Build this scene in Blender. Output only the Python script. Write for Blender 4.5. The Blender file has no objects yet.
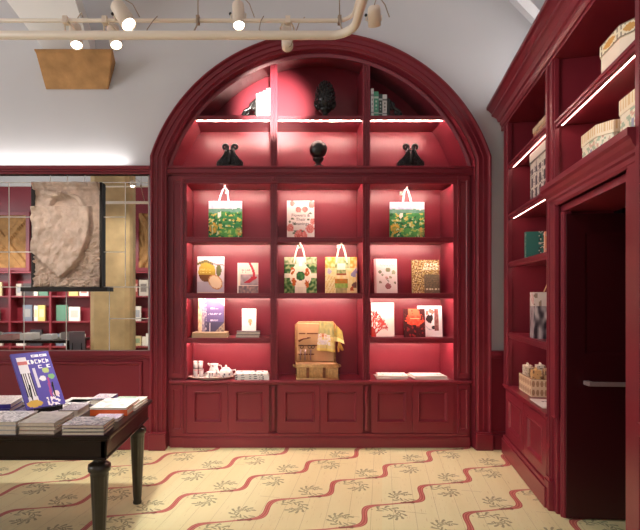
import bpy, bmesh, math, random
from mathutils import Vector, Matrix, noise as mnoise
random.seed(7)
PI = math.pi
S = bpy.context.scene
COL = S.collection
F, HOR, VPX, EYE = 480.0, 297.0, 275.0, 1.55      # focal length in pixels, horizon row, vanishing column, eye height

# ------------------------------------------------------------------ helpers
def lin(c):
    return tuple((v / 12.92 if v <= 0.04045 else ((v + 0.055) / 1.055) ** 2.4) for v in c[:3])
def rgb(r, g, b): return (r / 255, g / 255, b / 255)
def X_(px, Y): return (px - VPX) * Y / F
def Z_(py, Y): return EYE + (HOR - py) * Y / F

class MB:
    def __init__(s): s.v = []; s.f = []; s.c = []; s.sm = []; s.default = None
    def vert(s, p): s.v.append(tuple(p)); return len(s.v) - 1
    def face(s, idx, col=None, smooth=False):
        s.f.append(tuple(idx)); s.c.append(col if col is not None else s.default); s.sm.append(smooth)
    def quad(s, a, b, c, d, col=None):
        i = len(s.v); s.v += [tuple(a), tuple(b), tuple(c), tuple(d)]; s.face((i, i+1, i+2, i+3), col)
    def box(s, x0, x1, y0, y1, z0, z1, col=None):
        i = len(s.v)
        s.v += [(x0,y0,z0),(x1,y0,z0),(x1,y1,z0),(x0,y1,z0),(x0,y0,z1),(x1,y0,z1),(x1,y1,z1),(x0,y1,z1)]
        for q in ((0,3,2,1),(4,5,6,7),(0,1,5,4),(1,2,6,5),(2,3,7,6),(3,0,4,7)):
            s.face([i+k for k in q], col)
        return s
    def rings(s, rings, closed=True, cap0=True, cap1=True, col=None, smooth=False):
        n = len(rings[0]); base = len(s.v)
        for r in rings: s.v += [tuple(p) for p in r]
        for k in range(len(rings) - 1):
            for j in range(n if closed else n - 1):
                j2 = (j + 1) % n
                s.face((base+k*n+j, base+k*n+j2, base+(k+1)*n+j2, base+(k+1)*n+j), col, smooth)
        if cap0: s.face([base + j for j in range(n)][::-1], col)
        if cap1: s.face([base + (len(rings)-1)*n + j for j in range(n)], col)
        return s
    def lathe(s, prof, cx=0, cy=0, cz=0, n=24, col=None, sx=1, sy=1, smooth=True, flute=0, fl=(0, 0)):
        R = []
        for r, z in prof:
            ring = []
            for k in range(n):
                a = 2*PI*k/n
                rr = r
                if flute and fl[0] <= z <= fl[1]: rr = r * (1 - 0.07 * (0.5 + 0.5*math.cos(flute*a)))
                ring.append((cx + rr*sx*math.cos(a), cy + rr*sy*math.sin(a), cz + z))
            R.append(ring)
        return s.rings(R, True, True, True, col, smooth)
    def tube(s, path, r, n=10, col=None, caps=True, smooth=True):
        P = [Vector(p) for p in path]; R = []
        up = Vector((0, 0, 1)); prev = None
        for i, p in enumerate(P):
            t = (P[min(i+1, len(P)-1)] - P[max(i-1, 0)]).normalized()
            if prev is None:
                a = up if abs(t.dot(up)) < 0.95 else Vector((1, 0, 0))
                u = t.cross(a).normalized()
            else:
                u = (prev - t * prev.dot(t)).normalized()
            prev = u; w = t.cross(u)
            rr = r[i] if isinstance(r, (list, tuple)) else r
            R.append([p + u*rr*math.cos(2*PI*k/n) + w*rr*math.sin(2*PI*k/n) for k in range(n)])
        return s.rings(R, True, caps, caps, col, smooth)
    def prism(s, poly, y0, y1, col=None):             # polygon in x,z extruded along y
        return s.rings([[(x, y0, z) for x, z in poly], [(x, y1, z) for x, z in poly]], True, True, True, col)
    def ball(s, c, r, n=12, col=None, sx=1, sy=1, sz=1):
        R = []
        for i in range(1, n):
            a = PI*i/n
            R.append([(c[0]+r*sx*math.sin(a)*math.cos(2*PI*k/(2*n)), c[1]+r*sy*math.sin(a)*math.sin(2*PI*k/(2*n)), c[2]-r*sz*math.cos(a)) for k in range(2*n)])
        return s.rings(R, True, True, True, col, True)
    def nest(s, rects, col=None):                     # nested rectangles (x0,x1,z0,z1,y): a moulded panel facing -y
        R = [[(a, y, c), (b, y, c), (b, y, d), (a, y, d)] for a, b, c, d, y in rects]
        return s.rings(R, True, False, True, col)
    def paint(s, O, U, V, nu, nv, f):
        O, U, V = Vector(O), Vector(U), Vector(V); b = len(s.v)
        for j in range(nv+1):
            for i in range(nu+1): s.v.append(tuple(O + U*(i/nu) + V*(j/nv)))
        for j in range(nv):
            for i in range(nu):
                k = b + j*(nu+1) + i
                s.face((k, k+1, k+nu+2, k+nu+1), f((i+.5)/nu, (j+.5)/nv))
        return s
    def build(s, name, mat, parent=None, bevel=0, fix=True, subsurf=0):
        me = bpy.data.meshes.new(name)
        me.from_pydata(s.v, [], s.f)
        if any(c is not None for c in s.c):
            at = me.color_attributes.new('Col', 'FLOAT_COLOR', 'CORNER')
            k = 0
            for p, c in zip(me.polygons, s.c):
                l = lin(c if c is not None else (.8, .8, .8))
                for li in p.loop_indices: at.data[li].color = (l[0], l[1], l[2], 1)
        for p, sm in zip(me.polygons, s.sm): p.use_smooth = sm
        me.materials.append(mat)
        if fix:
            bm = bmesh.new(); bm.from_mesh(me)
            bmesh.ops.recalc_face_normals(bm, faces=bm.faces); bm.to_mesh(me); bm.free()
        me.update()
        o = bpy.data.objects.new(name, me); COL.objects.link(o)
        if parent: o.parent = parent
        if bevel:
            m = o.modifiers.new('edge', 'BEVEL'); m.width = bevel; m.segments = 2; m.limit_method = 'ANGLE'; m.angle_limit = math.radians(50)
        return o

def tag(o, label, cat, group=None, kind=None):
    o['label'] = label; o['category'] = cat
    if group: o['group'] = group
    if kind: o['kind'] = kind
    return o
def thing(name, label, cat, loc=(0, 0, 0), rz=0, rx=0, group=None):
    o = bpy.data.objects.new(name, None); COL.objects.link(o)
    o.empty_display_size = .1; o.location = loc; o.rotation_euler = (rx, 0, rz)
    return tag(o, label, cat, group)
def struct(o): o['kind'] = 'structure'; return o
def box_part(name, mat, parent, *b, bevel=.003, col=None):
    m = MB(); m.box(*b, col=col); return m.build(name, mat, parent, bevel)

# ------------------------------------------------------------------ materials
def mat(name, c, rough=.5, metal=0, bump=0, bscale=40, vary=0, vscale=6, coat=0, spec=.5, emit=None, estr=0):
    m = bpy.data.materials.new(name); m.use_nodes = True
    nt = m.node_tree; b = nt.nodes['Principled BSDF']
    l = lin(c)
    b.inputs['Base Color'].default_value = (*l, 1); b.inputs['Roughness'].default_value = rough
    b.inputs['Metallic'].default_value = metal; b.inputs['Coat Weight'].default_value = coat
    b.inputs['Specular IOR Level'].default_value = spec
    tc = nt.nodes.new('ShaderNodeTexCoord')
    if vary:
        n = nt.nodes.new('ShaderNodeTexNoise'); n.inputs['Scale'].default_value = vscale; n.inputs['Detail'].default_value = 6
        nt.links.new(tc.outputs['Object'], n.inputs['Vector'])
        r = nt.nodes.new('ShaderNodeValToRGB')
        r.color_ramp.elements[0].position = .3; r.color_ramp.elements[1].position = .7
        r.color_ramp.elements[0].color = (*[v*(1-vary) for v in l], 1); r.color_ramp.elements[1].color = (*[min(1, v*(1+vary)) for v in l], 1)
        nt.links.new(n.outputs['Fac'], r.inputs['Fac']); nt.links.new(r.outputs['Color'], b.inputs['Base Color'])
    if bump:
        n = nt.nodes.new('ShaderNodeTexNoise'); n.inputs['Scale'].default_value = bscale; n.inputs['Detail'].default_value = 5
        nt.links.new(tc.outputs['Object'], n.inputs['Vector'])
        k = nt.nodes.new('ShaderNodeBump'); k.inputs['Strength'].default_value = bump; k.inputs['Distance'].default_value = .01
        nt.links.new(n.outputs['Fac'], k.inputs['Height']); nt.links.new(k.outputs['Normal'], b.inputs['Normal'])
    if emit:
        b.inputs['Emission Color'].default_value = (*lin(emit), 1); b.inputs['Emission Strength'].default_value = estr
    return m

RED = mat('red_paint', rgb(127, 39, 52), .34, bump=.015, bscale=25, vary=.05, vscale=3)
WALLM = mat('white_plaster', rgb(210, 208, 210), .9, bump=.05, bscale=12, vary=.02, vscale=2)
RIBM = mat('white_rib_plaster', rgb(236, 234, 232), .85, bump=.04, bscale=12)
SHADERED = mat('shaded_doorway_red', rgb(62, 10, 18), .4, bump=.05, bscale=25)  # doorway's shade put into the colour of the leaf and passage walls
BLACK = mat('black_cast_iron', rgb(26, 23, 23), .3, bump=.25, bscale=90)
DWOOD = mat('dark_stained_wood', rgb(30, 15, 13), .3, bump=.03, bscale=30, vary=.25, vscale=9, coat=.05, spec=.3)
DGREEN = mat('black_bronze_leg', rgb(44, 36, 26), .35, bump=.05, vary=.2, vscale=14, coat=.2)
PIPE = mat('cream_enamel', rgb(236, 222, 204), .4, bump=.02)
LAMPM = mat('lamp_body_enamel', rgb(236, 220, 202), .45, bump=.02)
STEEL = mat('dark_steel', rgb(48, 44, 42), .5, metal=.6, bump=.05)
CHROME = mat('bar_metal', rgb(176, 150, 150), .35, metal=.3, bump=.02)
MIRROR = mat('mirror_glass', rgb(226, 226, 224), .015, metal=1)
JOINT = mat('pale_joint', rgb(220, 214, 205), .5, bump=.02)
PAGES = mat('page_edges', rgb(228, 216, 198), .8, bump=.3, bscale=160, vary=.06, vscale=60)
WHITE = mat('white_porcelain', rgb(240, 236, 230), .25, bump=.02)
PAPER = mat('white_paper', rgb(240, 236, 230), .7, bump=.05)
CORBEL = mat('ochre_stone', rgb(166, 124, 78), .9, bump=.4, bscale=18, vary=.22, vscale=7)
STONE = mat('carved_brown_stone', rgb(196, 174, 158), .95, bump=.8, bscale=45, vary=.22, vscale=9)
PILLAR = mat('tan_stone_pillar', rgb(206, 180, 136), .9, bump=.4, bscale=9, vary=.25, vscale=2.5)
WICKER = mat('honey_wicker', rgb(206, 160, 106), .6, bump=.4, bscale=120, vary=.2, vscale=40)
LINEN = mat('tan_linen', rgb(214, 172, 126), .8, bump=.2, bscale=150)
LEATHER = mat('brown_leather', rgb(120, 66, 36), .5, bump=.1)
TASSEL = mat('gold_thread', rgb(190, 140, 60), .6, bump=.2)
BLACKP = mat('black_plastic', rgb(20, 18, 18), .4, bump=.03)
WIRE = mat('cable_sheath', rgb(172, 150, 130), .6, bump=.05)
STRIP = mat('lit_led_strip', rgb(255, 236, 226), .5, emit=rgb(255, 222, 206), estr=150)
LENS = mat('lit_lamp_lens', rgb(255, 250, 240), .4, emit=rgb(255, 244, 228), estr=14)
def add_glass():
    m = mat('clear_glass', rgb(245, 245, 245), .03)
    m.node_tree.nodes['Principled BSDF'].inputs['Transmission Weight'].default_value = .4
    m.node_tree.nodes['Principled BSDF'].inputs['IOR'].default_value = 1.35
    return m
GLASS = add_glass()
def printed(name, rough, bump=0, bscale=200):
    m = mat(name, (.8, .8, .8), rough, bump=bump, bscale=bscale)
    nt = m.node_tree; a = nt.nodes.new('ShaderNodeVertexColor'); a.layer_name = 'Col'
    nt.links.new(a.outputs['Color'], nt.nodes['Principled BSDF'].inputs['Base Color'])
    return m
PRINT = printed('printed_cover', .45)
FABRIC = printed('printed_fabric', .85, .15, 220)

# expression -> nodes
class E:
    nt = None
    def __init__(s, sock): s.k = sock
    @staticmethod
    def op(o, *a):
        n = E.nt.nodes.new('ShaderNodeMath'); n.operation = o
        for i, v in enumerate(a):
            if isinstance(v, E): E.nt.links.new(v.k, n.inputs[i])
            else: n.inputs[i].default_value = v
        return E(n.outputs[0])
    def __add__(s, o): return E.op('ADD', s, o)
    __radd__ = __add__
    def __sub__(s, o): return E.op('SUBTRACT', s, o)
    def __rsub__(s, o): return E.op('SUBTRACT', o, s)
    def __mul__(s, o): return E.op('MULTIPLY', s, o)
    __rmul__ = __mul__
    def __truediv__(s, o): return E.op('DIVIDE', s, o)
def sn(a): return E.op('SINE', a)
def cs(a): return E.op('COSINE', a)
def ab(a): return E.op('ABSOLUTE', a)
def fl(a): return E.op('FLOOR', a)
def fr(a): return a - fl(a)
def lt(a, b): return E.op('LESS_THAN', a, b)
def mx(a, b): return E.op('MAXIMUM', a, b)
def sq(a): return a * a

def floor_material():
    m = bpy.data.materials.new('painted_floor_boards'); m.use_nodes = True
    nt = m.node_tree; E.nt = nt; b = nt.nodes['Principled BSDF']
    g = nt.nodes.new('ShaderNodeTexCoord'); sp = nt.nodes.new('ShaderNodeSeparateXYZ')
    nt.links.new(g.outputs['Object'], sp.inputs[0])
    x, y = E(sp.outputs[0]), E(sp.outputs[1])
    dx, dy = x - .291, y - 4.395
    s = dx * .8018 + dy * .5976; t = dy * .8018 - dx * .5976
    n = fl(t / .4997 + .5)
    tl = t - n * .4997
    sl0 = (s - n * .158) / .649 + .5
    sl = (fr(sl0) - .5) * .649
    th = sl * (2*PI/.649)
    wave = sn(th) * .0749 + sn(th * 2) * .0142
    d = ab(tl - wave)
    half = cs(th) * .009 + .0195
    rib = lt(d, half)
    line = lt(ab(d - half * .45), .0028)
    fold = lt(ab(th + 2.2), .45) * lt(d, half)
    def sprig(cx, cy, rot):
        ax, ay = sl - cx, tl - cy
        rho = E.op('SQRT', sq(ax) + sq(ay)); ph = E.op('ARCTAN2', ay, ax) + rot
        p = fr(ph / (2*PI))
        gate = lt(p, .84)
        rs = p * .085 + .034
        q = rho - rs
        c1 = (fr(p * 11) - .5) * (2*PI/11) * rho
        o = lt(sq((c1 + (q - .024) * .7) / .0098) + sq((q - .026) / .023), 1)
        c2 = (fr(p * 11 + .5) - .5) * (2*PI/11) * rho
        o2 = lt(sq((c2 - (q + .02) * .7) / .0092) + sq((q + .021) / .02), 1)
        c3 = (fr(p * 11 + .3) - .5) * (2*PI/11) * rho
        i = lt(sq(c3 / .006) + sq((q - .036) / .008), 1)
        st = lt(ab(q), .0034)
        return mx(mx(o, o2), mx(i, st)) * gate
    leaf = mx(sprig(-.157, .052, .4), sprig(.169, -.095, 3.3))
    # boards
    bc = (x * .976 - y * .218) / .155
    bi = fl(bc)
    seam = lt(ab(fr(bc) - .5), .008)
    ln = x * .218 + y * .976
    endj = lt(ab(fr(ln / 1.7 + sn(bi * 12.9) * 7.3) - .5), .0014)
    seam = mx(seam, endj)
    def noise(scale, sx, sy, det=4):
        cmb = nt.nodes.new('ShaderNodeCombineXYZ')
        nt.links.new((bc * sx).k, cmb.inputs[0]); nt.links.new((ln * sy).k, cmb.inputs[1])
        q = nt.nodes.new('ShaderNodeTexNoise'); q.inputs['Scale'].default_value = scale; q.inputs['Detail'].default_value = det
        nt.links.new(cmb.outputs[0], q.inputs['Vector'])
        return E(q.outputs['Fac'])
    wear = lt(.665, noise(6, 3.2, 1.4, 6))
    scr = lt(.70, noise(9, 4, .35, 3))
    def mix(fac, c1, c2):
        k = nt.nodes.new('ShaderNodeMix'); k.data_type = 'RGBA'
        nt.links.new(fac.k, k.inputs['Factor'])
        for idx, c in ((6, c1), (7, c2)):
            if isinstance(c, tuple): k.inputs[idx].default_value = (*lin(c), 1)
            else: nt.links.new(c, k.inputs[idx])
        return k.outputs[2]
    base = mix(noise(1.2, 1, .5), rgb(214, 209, 160), rgb(229, 225, 184))
    base = mix(fr(sn(bi * 78.233) * 437.5) * .35, base, rgb(224, 204, 152))
    base = mix(wear * .45, base, rgb(170, 140, 92))
    base = mix(scr * .4, base, rgb(150, 120, 84))
    base = mix(seam * .5, base, rgb(126, 104, 66))
    base = mix(leaf * .76, base, rgb(120, 120, 88))
    rc = mix(line, rgb(168, 62, 66), rgb(206, 128, 118))
    rc = mix(fold, rc, rgb(132, 40, 46))
    base = mix(rib * .93, base, rc)
    nt.links.new(base, b.inputs['Base Color'])
    b.inputs['Roughness'].default_value = .5
    bp = nt.nodes.new('ShaderNodeBump'); bp.inputs['Strength'].default_value = .15; bp.inputs['Distance'].default_value = .004
    nt.links.new((1 - seam).k, bp.inputs['Height']); nt.links.new(bp.outputs['Normal'], b.inputs['Normal'])
    return m
FLOORM = floor_material()

# ------------------------------------------------------------------ camera
cam = bpy.data.cameras.new('camera'); co = bpy.data.objects.new('camera', cam); COL.objects.link(co)
co.location = (0, 0, EYE); co.rotation_euler = (PI/2, 0, 0)
cam.sensor_fit = 'HORIZONTAL'; cam.sensor_width = 36; cam.lens = F / 640 * 36
cam.shift_x = (320 - VPX) / 640; cam.shift_y = (HOR - 265) / 640
cam.clip_start = .05
S.camera = co
S.view_settings.view_transform = 'Standard'; S.view_settings.look = 'None'; S.view_settings.gamma = 1
S.view_settings.use_curve_mapping = False; S.view_settings.exposure = 0
w = bpy.data.worlds.new('world'); S.world = w; w.use_nodes = True
w.node_tree.nodes['Background'].inputs[0].default_value = (.9, .95, 1, 1); w.node_tree.nodes['Background'].inputs[1].default_value = .2

# ------------------------------------------------------------------ setting
YW = 4.92                                             # plane of the front wall
YF = 4.96                                             # front of the arched bookcase
YB = 5.36                                             # back of its niches
P = YF / F                                            # metres per pixel on that plane
def FX(px): return X_(px, YF)
def FZ(py): return Z_(py, YF)
CX = FX(319.8)
XL, XR, YR, ZT = -8.6, 4.2, -3.2, 5.7
m = MB(); m.box(XL-.2, XR+1.5, YR-.2, 5.6, -.1, 0)
struct(m.build('floor', FLOORM))
# front wall with the arched hole
ZC = 2.423
RH, HW = 1.735, 1.65
a0 = math.acos(HW / RH)
hole = [(CX - HW, 0)] + [(CX - RH*math.cos(a0 + (PI-2*a0)*k/48), ZC + RH*math.sin(a0 + (PI-2*a0)*k/48)) for k in range(49)] + [(CX + HW, 0)]
m = MB()
def wq(xa, za, xb, zb):
    m.quad((xa, YW, za), (xb, YW, zb), (xb, YW, ZT), (xa, YW, ZT))
m.quad((XL, YW, 0), (CX-HW, YW, 0), (CX-HW, YW, ZT), (XL, YW, ZT))
m.quad((CX+HW, YW, 0), (3.3, YW, 0), (3.3, YW, ZT), (CX+HW, YW, ZT))
for (xa, za), (xb, zb) in zip(hole[1:-2], hole[2:-1]): wq(xa, za, xb, zb)
struct(m.build('wall_front', WALLM))
struct(box_part('wall_left', WALLM, None, XL-.1, XL, YR, YW, 0, ZT, bevel=0))
# rear wall: red lower part behind the camera, with an unseen window opening added for fill light
WX0, WX1, WZ0, WZ1 = -2.6, 1.6, .9, 4.3
m = MB()
for b in ((XL, WX0, 0, ZT), (WX1, XR+1.2, 0, ZT), (WX0, WX1, 0, WZ0), (WX0, WX1, WZ1, ZT)):
    m.box(b[0], b[1], YR-.15, YR, b[2], b[3])
struct(m.build('wall_back', RED))
m = MB(); m.box(XL, XR+1.2, YR, YR+.02, 4.62, ZT); m.box(XL, XR+1.2, YR, YR+.06, 4.54, 4.62); struct(m.build('trim_6', WALLM))
m = MB()
for k in range(5):
    xx = WX0 + (WX1-WX0)*k/4; m.box(xx-.04, xx+.04, YR-.1, YR-.04, WZ0, WZ1)
for k in range(4):
    zz = WZ0 + (WZ1-WZ0)*k/3; m.box(WX0, WX1, YR-.1, YR-.04, zz-.04, zz+.04)
struct(m.build('added_window_1', WHITE))  # bars of the added window behind the camera
m = MB(); m.box(XL-.2, XR+1.5, YR-.2, YW+.1, ZT, ZT+.1)
struct(m.build('ceiling', WALLM))

# dado, rails and baseboards on the front wall
def dado(x0, x1, name):
    m = MB()
    z1 = Z_(355, YW)
    m.box(x0, x1, YW-.03, YW, 0, z1)
    m.box(x0, x1, YW-.075, YW, z1, Z_(351, YW)+.008)          # cap
    m.box(x0, x1, YW-.055, YW, z1-.028, z1)
    m.box(x0, x1, YW-.06, YW, 0, .15); m.box(x0, x1, YW-.045, YW, .15, .18)
    return m
m = dado(XL, X_(152, YW), 'l')
xr = X_(141, YW)
for k in range(4):
    a, b = xr - 1.45 - k*1.62, xr - k*1.62
    m.nest([(a-.03, b+.03, .26, .9, YW-.031), (a-.02, b+.02, .27, .89, YW-.05), (a, b, .29, .87, YW-.05), (a+.012, b-.012, .302, .858, YW-.033)])
struct(m.build('trim_1', RED, None, .004))
m = dado(X_(487, YW), 2.75, 'r'); struct(m.build('trim_2', RED, None, .004))
m = MB()
za, zb = Z_(174.5, 4.88), Z_(165.5, 4.84)
m.box(XL, X_(152, YW), YW-.05, YW, za, zb)
m.box(XL, X_(152, YW), YW-.085, YW, zb-.035, zb)
m.box(XL, X_(152, YW), YW-.065, YW, zb-.055, zb-.03)
m.box(XL, X_(152, YW), YW-.06, YW, za, za+.018)
struct(m.build('trim_3', RED, None, .004))

# vault ribs
def rib(name, pts):
    m = MB(); m.rings([[a, b, (b[0], b[1]+.16, b[2]+.10), (a[0], a[1]+.16, a[2]+.10)] for a, b in pts], True, True, True)
    return struct(m.build(name, RIBM if name == 'trim_4' else WALLM, None))
def ribpts(l0, r0, l1, r1, ya, yb):
    out = []
    for k in range(9):
        t = k/8 * 2.2
        yy = ya + (yb-ya)*t
        l = (l0[0]+(l1[0]-l0[0])*t, l0[1]+(l1[1]-l0[1])*t); r = (r0[0]+(r1[0]-r0[0])*t, r0[1]+(r1[1]-r0[1])*t)
        out.append(((X_(l[0], yy), yy, Z_(l[1], yy)), (X_(r[0], yy), yy, Z_(r[1], yy))))
    return out
rib('trim_4', ribpts((44, 50), (91, 50), (6, 0), (75, 0), 4.80, 4.45))
rib('trim_5', ribpts((560, 45), (576, 50), (516, 0), (530, 0), 4.75, 4.45))

# corbel
c = MB()
yc = 4.66
def cr(py, xa, xb, yy): 
    return [(X_(xa, yy), yy, Z_(py, yy)), (X_(xb, yy), yy, Z_(py, yy)), (X_(xb+(3 if py < 60 else 1), YW), YW, Z_(py, yy)), (X_(xa, yy)-.0, YW, Z_(py, yy))]
c.rings([cr(48.5, 33, 113, 4.64), cr(53, 35.5, 112, 4.66), cr(89, 45.5, 108, 4.905)], True, True, True)
o = c.build('stone_corbel', CORBEL, None, .015)
tag(o, 'tapered ochre stone corbel block high on the white wall under the vault', 'corbel')

# ------------------------------------------------------------------ arched bookcase
BK = thing('arched_bookcase', 'tall dark red arched built-in bookcase with panelled base cupboards facing the camera', 'bookcase', (CX, YF, 0))
def bb(mb, name, material=RED, bevel=.003, parent=None):
    """mesh in world coordinates -> part of the bookcase"""
    mb.v = [(x-CX, y-YF, z) for x, y, z in mb.v]
    return mb.build(name, material, BK if parent is None else parent, bevel)
# architrave, swept round jambs and arch
HWi, Ri = 1.573, 1.660
prof = [(.158, YW+.02), (.158, 4.862), (.150, 4.848), (.138, 4.848), (.130, 4.862), (.124, 4.876), (.094, 4.876), (.090, 4.868), (.082, 4.868),
        (.078, 4.884), (.046, 4.884), (.042, 4.874), (.034, 4.874), (.028, 4.89), (.014, 4.90), (.008, 4.892), (0, 4.892), (0, 5.0)]
paths = []
for o_, y_ in prof:
    hw, R = HWi + o_, Ri + o_
    a = math.acos(hw / R)
    pts = [(CX-hw, y_, 0.0)] + [(CX - R*math.cos(a+(PI-2*a)*k/72), y_, ZC + R*math.sin(a+(PI-2*a)*k/72)) for k in range(73)] + [(CX+hw, y_, 0.0)]
    paths.append(pts)
m = MB(); m.rings(paths, False, False, False)
bb(m, 'architrave', bevel=0)
for sx in (-1, 1):
    m = MB(); xa, xb = sorted((CX+sx*(HWi-.005), CX+sx*(HWi+.168)))
    m.box(xa, xb, 4.835, 5.0, 0, .165)
    m.box(xa+.004, xb-.004, 4.842, 5.0, .165, .18)
    bb(m, 'plinth_block', bevel=.005)
# reveal beside the pilasters, side panels
for sx in (-1, 1):
    m = MB(); xa, xb = sorted((CX+sx*1.60, CX+sx*1.53)); m.box(xa, xb, 4.985, YB, 0, 2.95); bb(m, 'side_panel')
# arch ring (soffit)
ZCf = FZ(212)
Rin = 155*P
zs0 = FZ(167)
aa = math.asin((zs0-.06 - ZCf)/Rin)
R4 = []
for k in range(65):
    a = aa + (PI-2*aa)*k/64
    ca, sa = -math.cos(a), math.sin(a)
    R4.append([(CX+ca*r, y, ZCf+sa*r+(.10*sa**3 if y > YF+.1 else 0)) for r, y in ((Rin, YF+.004), (Rin+.03, YF-.006), (Rin+.045, YF+.004), (Rin+.12, YF+.004), (Rin+.12, YB+.02), (Rin, YB+.02))])
m = MB(); m.rings(R4, True); bb(m, 'arch_soffit', bevel=0)
m = MB(); m.box(CX-1.62, CX+1.62, YB, YB+.03, 0, FZ(40)); bb(m, 'back_panel', bevel=0)

def Lbox(m, xa, xb, ya, yb, za, zb): m.box(min(xa, xb), max(xa, xb), ya, yb, min(za, zb), max(za, zb))
# entablature between lunette and bays
m = MB()
e0, e1 = FX(171.5), FX(468.1)
z0, z1 = FZ(175.3), FZ(166.8)
m.box(e0-.09, e1+.09, YF-.045, YB, z1-.022, z1); m.box(e0-.07, e1+.07, YF-.028, YB, z0+.018, z1-.022)
m.box(e0-.05, e1+.05, YF-.01, YB, z0, z0+.018)
bb(m, 'entablature')
# top rail under it
m = MB(); m.box(e0, e1, YF, YF+.03, FZ(183.7), z0); m.box(e0, e1, YF+.03, YB, FZ(183.7)+.024, z0)
m.box(e0, e1, YF-.012, YF, FZ(180), FZ(177.5)); m.box(e0, e1, YF-.008, YF, FZ(183.7), FZ(182.6))
bb(m, 'top_rail')
# outer pilasters
zbase, zcnt = FZ(433.5), .692
for xa, xb in ((171.5, 186.6), (453.6, 468.6)):
    m = MB()
    A, B = FX(xa), FX(xb)
    m.box(A, B, YF+.004, YB, 0, FZ(183.7))
    pa, pb = (A, FX(183.2)) if xa < 300 else (FX(457.2), B)
    for zl, zh in ((zcnt+.02, FZ(176)), (zbase, FZ(384.5))):
        m.nest([(pa, pb, zl, zh, YF+.004), (pa, pb, zl, zh, YF-.014), (pa+.022, pb-.022, zl+.05, zh-.05, YF-.014), (pa+.03, pb-.03, zl+.058, zh-.058, YF-.004)])
    bb(m, 'pilaster', bevel=.002)
# dividers
DIV = ((270.2, 277.4), (362.8, 370.2))
for xa, xb in DIV:
    A, B = FX(xa), FX(xb); mid = (A+B)/2
    ztop = ZCf + math.sqrt(Rin**2 - max(abs(A-CX), abs(B-CX))**2) + .03
    m = MB(); m.box(A+.008, B-.008, YF+.012, YB, zcnt, ztop)
    for za, zb in ((zcnt, FZ(184)), (z1, ztop-.02)):
        m.box(A, A+.02, YF, YF+.03, za, zb); m.box(B-.02, B, YF, YF+.03, za, zb)
        m.box(mid-.008, mid+.008, YF-.002, YF+.02, za, zb)
    bb(m, 'divider')
    m = MB(); m.box(A-.004, B+.004, YF-.018, YF+.02, FZ(183), FZ(176))
    m.lathe([(0.0, -.001), (.02, 0), (.024, .006), (.012, .012), (.0, .014)], 0, 0, 0, 12)
    n = 12*5
    vs = m.v[-n:]; m.v[-n:] = [(x+mid, YF-.018-z, y+(FZ(183)+FZ(176))/2) for x, y, z in vs]
    bb(m, 'rosette_block', bevel=.002)

def led(mb_box, parent=None, name='light_strip'):
    m = MB(); m.box(*mb_box); return bb(m, name, STRIP, 0, parent)
def shelf(xa, xb, ztop, th=.034, name='shelf', drop=.019):
    A, B = FX(xa), FX(xb)
    m = MB(); m.box(A, B, YF+.02, YB, ztop-th, ztop)
    m.box(A, B, YF+.012, YF+.03, ztop-th-drop, ztop+.003); m.box(A, B, YF+.006, YF+.03, ztop-th*.75, ztop-.004)
    s = bb(m, name)
    ins = .02
    q = MB(); q.box(A+ins, B-ins, YF+.031, YF+.040, ztop-th-.012, ztop-th-.001)
    bb(q, 'light_strip', STRIP, 0, s)
    return s
def headstrip(xa, xb, zz):
    q = MB(); q.box(FX(xa)+.03, FX(xb)-.03, YF+.034, YF+.044, zz+.013, zz+.022); bb(q, 'light_strip', STRIP, 0)
# lunette shelf: three boards
ZL = FZ(115.3)
xl = 319.8 - math.sqrt(155**2 - (212-118)**2); xr = 639.6 - xl
for xa, xb in ((xl-2, 270.5), (277.2, 363), (370, xr+2)): shelf(xa, xb, ZL, .036, drop=.008)
BAYS = ((186.6, 270.2), (277.4, 362.8), (370.2, 453.6))
ZS1, ZS2, ZS3 = FZ(237.2), FZ(293.3), FZ(338.2)
for i, (xa, xb) in enumerate(BAYS):
    for k, zz in enumerate((ZS1, ZS2, ZS3)):
        if i == 1 and k == 2: continue
        shelf(xa, xb, zz)
    headstrip(xa, xb, FZ(183.7))
for k, (xa, xb) in enumerate(((178, 270), (278, 362), (371, 462))):
    pass
# counter
m = MB(); m.box(FX(169.5), FX(471.5), YF-.03, YB, zcnt-.012, zcnt); m.box(FX(170), FX(471), YF-.038, YF+.1, zcnt-.03, zcnt-.008)
m.box(FX(171), FX(469.5), YF-.02, YF+.1, zcnt-.045, zcnt-.028)
bb(m, 'counter', bevel=.005)
# base carcass
m = MB(); m.box(FX(186), FX(454), YF+.03, YB, .1, zcnt-.04); bb(m, 'base_carcass', bevel=0)
m = MB(); m.box(FX(170.5), FX(469.5), YF-.022, YF+.05, 0, FZ(436.5)); m.box(FX(171), FX(469), YF-.012, YF+.05, FZ(436.5), FZ(433.2))
m.box(FX(183.5), FX(456.5), YF-.03, YF+.05, 0, FZ(438)); bb(m, 'plinth', bevel=.004)
DOORS = [(187, 227.8, 193.8, 221.7), (228.2, 269.2, 235.2, 263.2), (277.2, 319.6, 284.6, 314.4), (320, 362.8, 326.2, 356.8), (371, 411.8, 376.6, 406), (412.2, 453.4, 418, 447.6)]
for xa, xb, ia, ib in DOORS:
    zl, zh = FZ(433), FZ(384.6)
    m = MB(); a, b, c, d = FX(xa), FX(xb), FX(ia), FX(ib)
    pl, ph = FZ(422.4), FZ(391.2)
    m.nest([(a, b, zl, zh, YF+.012), (a, b, zl, zh, YF-.004), (c, d, pl, ph, YF-.004), (c+.004, d-.004, pl+.004, ph-.004, YF-.010), (c+.012, d-.012, pl+.012, ph-.012, YF-.008),
            (c+.026, d-.026, pl+.026, ph-.026, YF+.016), (c+.03, d-.03, pl+.03, ph-.03, YF+.016)])
    bb(m, 'cupboard_door', bevel=.0015)
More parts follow.
